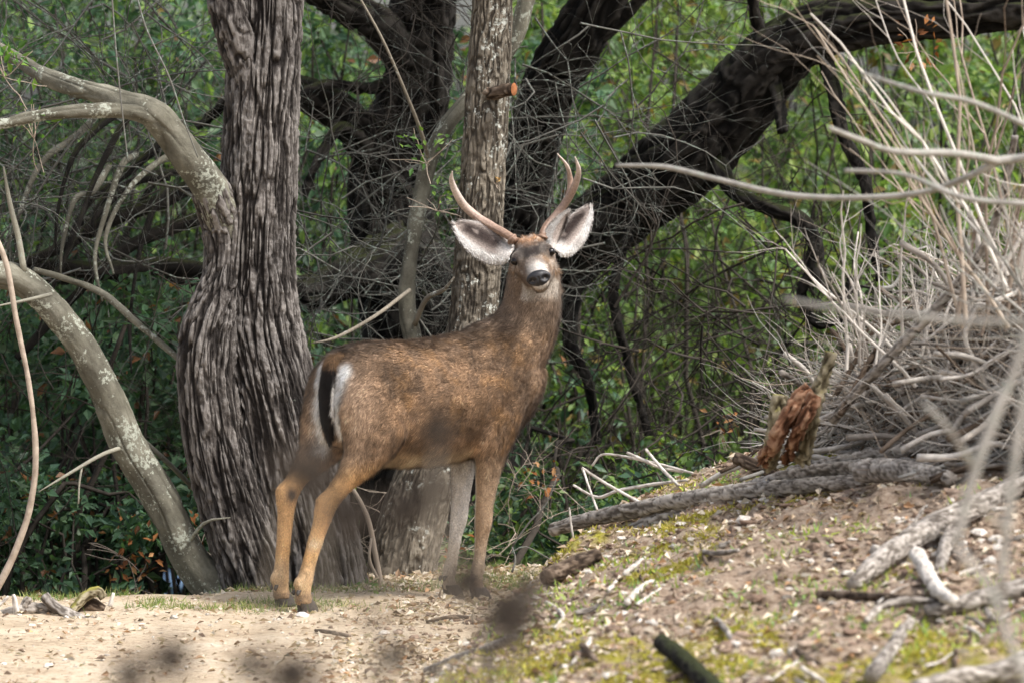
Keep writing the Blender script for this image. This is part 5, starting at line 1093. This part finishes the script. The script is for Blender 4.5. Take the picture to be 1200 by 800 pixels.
# ------------------------------------------------------------------ dry thistles close to the lens
def thistle(label, heads, d, gx_):
    """heads: (px, py, radius_px); stems rise from one root"""
    P0 = P(gx_, 900, d); root = world_root('dry_thistle', (P0[0], d, float(hgt(P0[0], d))), label, 'thistle', 'dry thistles between the lens and the deer')
    j0 = np.array([P0[0], d, P0[2] - .1])
    for px, py, rp in heads:
        c = P(px, py, d + random.uniform(-.08, .08)); r = rp * PXM(d)
        mid = j0 * .45 + c * .55 + np.array([random.uniform(-.03, .03), 0, 0])
        st_ = np.array([[P0[0], d, root.location.z, .004], [*(j0), .0035], [*mid, .0028], [c[0], c[1], c[2] - r, .0022]]); V, F, h = tube(st_, 40, 6); rel(mesh_obj('stem', V, F, M['stem_dry'], None, attrs={'h': h}), root)
        nn = 420; o = unit(RNG.normal(size=(nn, 3)) + [0, 0, .25]); L = r * RNG.uniform(.9, 2.4, nn)[:, None] * (.7 + .6 * noise(o * 1.7 + c * 9, 3))[:, None]; sd2 = unit(np.cross(o, RNG.normal(size=(nn, 3)))) * r * .07
        SV = np.stack([c + o * r * .5 - sd2, c + o * r * .5 + sd2, c + o * L], 1).reshape(-1, 3); SF = np.arange(3 * nn).reshape(-1, 3)
        th_ = np.linspace(-1.5, 1.5, 10); V, F, h = loft([(c + np.array([0, 0, r * .85 * math.sin(t)]), np.array([r * .62 * math.cos(t), 0, 0]), np.array([0, r * .62 * math.cos(t), 0])) for t in th_], 16, 2)
        Vj, Fj, h = join([(V, F, h), (SV, SF, np.zeros(len(SV)))]); hd_ = rel(mesh_obj('seed_head', Vj, Fj, M['thistle'], None), root)
        for q in range(3):
            a = random.uniform(0, 6.3); lc = mid + (c - mid) * random.uniform(-.4, .4); V, F = leaves(lc[None], np.array([[math.cos(a), math.sin(a), .4]]), np.array([[0, 0, 1.]]), np.array([.05]), np.array([.006])); rel(mesh_obj('dry_leaf', V, F, M['stem_dry'], None), root)
    return root
thistle('dry thistle with a pair of spiny heads in front of the deer\'s hocks', [(368, 558, 20), (338, 546, 15)], 3.85, 330)
thistle('dry thistle with four spiny heads in front of the deer\'s belly', [(512, 508, 14), (508, 574, 19), (474, 598, 18), (408, 604, 20)], 4.15, 470)
thistle('dry thistle with spiny heads in front of the deer\'s forefeet', [(548, 682, 19), (596, 722, 28), (622, 690, 15)], 4.05, 600)
thistle('dry thistle with two spiny heads low over the bare dirt path', [(200, 770, 20), (152, 792, 19)], 3.65, 170)
thistle('dry thistle with two spiny heads tipping into view over the path', [(292, 778, 15), (342, 792, 23)], 3.75, 320)
thistle('slight dry thistle with one spiny head where path meets mound', [(462, 768, 14)], 4.45, 470)
# white pebble at the hind hoof
c = hit(354, 722)
pb = pebbles('pebble', np.array([[c[0], c[1], gz(c[0], c[1])]]), np.array([.022]), [(.72, .69, .64)], [1.0], 'white pebble lying beside the deer\'s hind hoof', 'pebble'); del pb['kind']

# ------------------------------------------------------------------ the person half hidden down in the hollow
PD = 33.0; pq = P(209, 660, PD); gzp = float(hgt(pq[0], PD)); wz = pq[2]                     # waist height from the photo
pr_ = world_root('person', (pq[0], PD, gzp), 'person in grey top, black belt and blue jeans half hidden behind the leaning stem', 'person')
X3, Y3, Z3 = np.eye(3); sc = (wz - gzp) / 1.02
def pl(x, y, z): return np.array([pq[0] + x * sc, PD + y * sc, gzp + z * sc])
def ring(x, y, z, rx, ry): return (pl(x, y, z), X3 * rx * sc, Y3 * ry * sc)
def limb(pts): return loft([ring(*q) for q in pts], 16, 4)
bodyp = [limb([(0, 0, .90, .15, .11), (0, 0, 1.02, .15, .105), (0, 0, 1.2, .17, .11), (0, 0, 1.36, .19, .11), (0, 0, 1.45, .12, .08), (0, 0, 1.50, .055, .055), (0, -.01, 1.56, .055, .06)]), limb([(0, -.015, 1.53, .04, .05), (0, -.02, 1.58, .066, .085), (0, -.01, 1.66, .078, .098), (0, 0, 1.73, .07, .09), (0, 0, 1.77, .03, .04)])]
for sg in (-1, 1):
    bodyp += [limb([(sg * .09, 0, .92, .085, .095), (sg * .10, 0, .75, .08, .085), (sg * .10, -.01, .50, .055, .06), (sg * .105, .01, .32, .05, .058), (sg * .105, .02, .09, .036, .04), (sg * .105, -.03, .03, .04, .08), (sg * .105, -.03, .0, .04, .085)]),
              limb([(sg * .17, 0, 1.42, .06, .06), (sg * .22, 0, 1.33, .05, .05), (sg * .245, .01, 1.12, .04, .042), (sg * .25, -.03, .92, .032, .034), (sg * .25, -.06, .84, .028, .03)])]
    for q in range(5): bodyp.append(limb([(sg * .25 + (q - 2) * .012 * .3, -.055 + (q - 2) * .015, .85, .009, .009), (sg * .25, -.07 + (q - 2) * .018, .79, .009, .009), (sg * .245, -.072 + (q - 2) * .016, .755 + abs(q - 2) * .008, .007, .007)]))
pme = remeshed(bodyp, .014, 3); pme.materials.append(mat_plain('skin', (.45, .28, .20), .55, .3, .15, 30)); po = bpy.data.objects.new('body', pme); COL.objects.link(po); rel(po, pr_)
def shell(name, pts_list, mat, vox=.016):
    me = remeshed([limb(q) for q in pts_list], vox, 3); me.materials.append(mat); o = bpy.data.objects.new(name, me); COL.objects.link(o); return rel(o, pr_)
M['denim'] = mat_plain('denim', (.22, .33, .52), .9, .2, .3, 60); M['greytop'] = mat_plain('grey_cloth', (.42, .40, .38), .9, .2, .25, 40)
shell('trousers', [[(0, 0, 1.01, .168, .125), (0, 0, .92, .178, .135), (0, 0, .86, .17, .13)]] + [[(s_ * .092, 0, .92, .095, .115), (s_ * .10, 0, .75, .095, .10), (s_ * .10, -.01, .50, .072, .078), (s_ * .105, .01, .30, .066, .074), (s_ * .105, .02, .06, .06, .066)] for s_ in (-1, 1)], M['denim'])
shell('shirt', [[(0, 0, 1.035, .17, .125), (0, 0, 1.2, .19, .13), (0, 0, 1.36, .205, .13), (0, 0, 1.45, .14, .10), (0, 0, 1.485, .075, .075)]] + [[(s_ * .16, 0, 1.42, .075, .075), (s_ * .225, 0, 1.33, .066, .066), (s_ * .247, .01, 1.14, .055, .056), (s_ * .252, -.025, .96, .045, .046)] for s_ in (-1, 1)], M['greytop'])
V, F, h = loft([ring(0, 0, 1.00, .172, .129), ring(0, 0, 1.004, .177, .134), ring(0, 0, 1.036, .178, .135), ring(0, 0, 1.04, .172, .13)], 30, 2); rel(mesh_obj('belt', V, F, mat_plain('belt', (.012, .012, .013), .5, .4)), pr_)
shell('hair', [[(0, .03, 1.60, .06, .06), (0, .025, 1.68, .083, .085), (0, .01, 1.75, .078, .092), (0, .0, 1.79, .04, .05)]], mat_plain('hair', (.05, .035, .025), .7, .3, .3, 80), .012)
shell('shoe', [[(-.105, .04, .07, .05, .05), (-.105, -.02, .04, .055, .11), (-.105, -.04, .0, .055, .12)]], mat_plain('shoe', (.04, .035, .03), .7, .3), .012)
shell('shoe', [[(.105, .04, .07, .05, .05), (.105, -.02, .04, .055, .11), (.105, -.04, .0, .055, .12)]], bpy.data.materials['shoe'], .012)
for sg in (-1, 1):
    V, F, h = limb([(sg * .03, -.098, 1.655, .002, .002), (sg * .03, -.100, 1.662, .010, .006), (sg * .03, -.098, 1.669, .002, .002)]); rel(mesh_obj('eye', V, F, M['eye']), pr_)
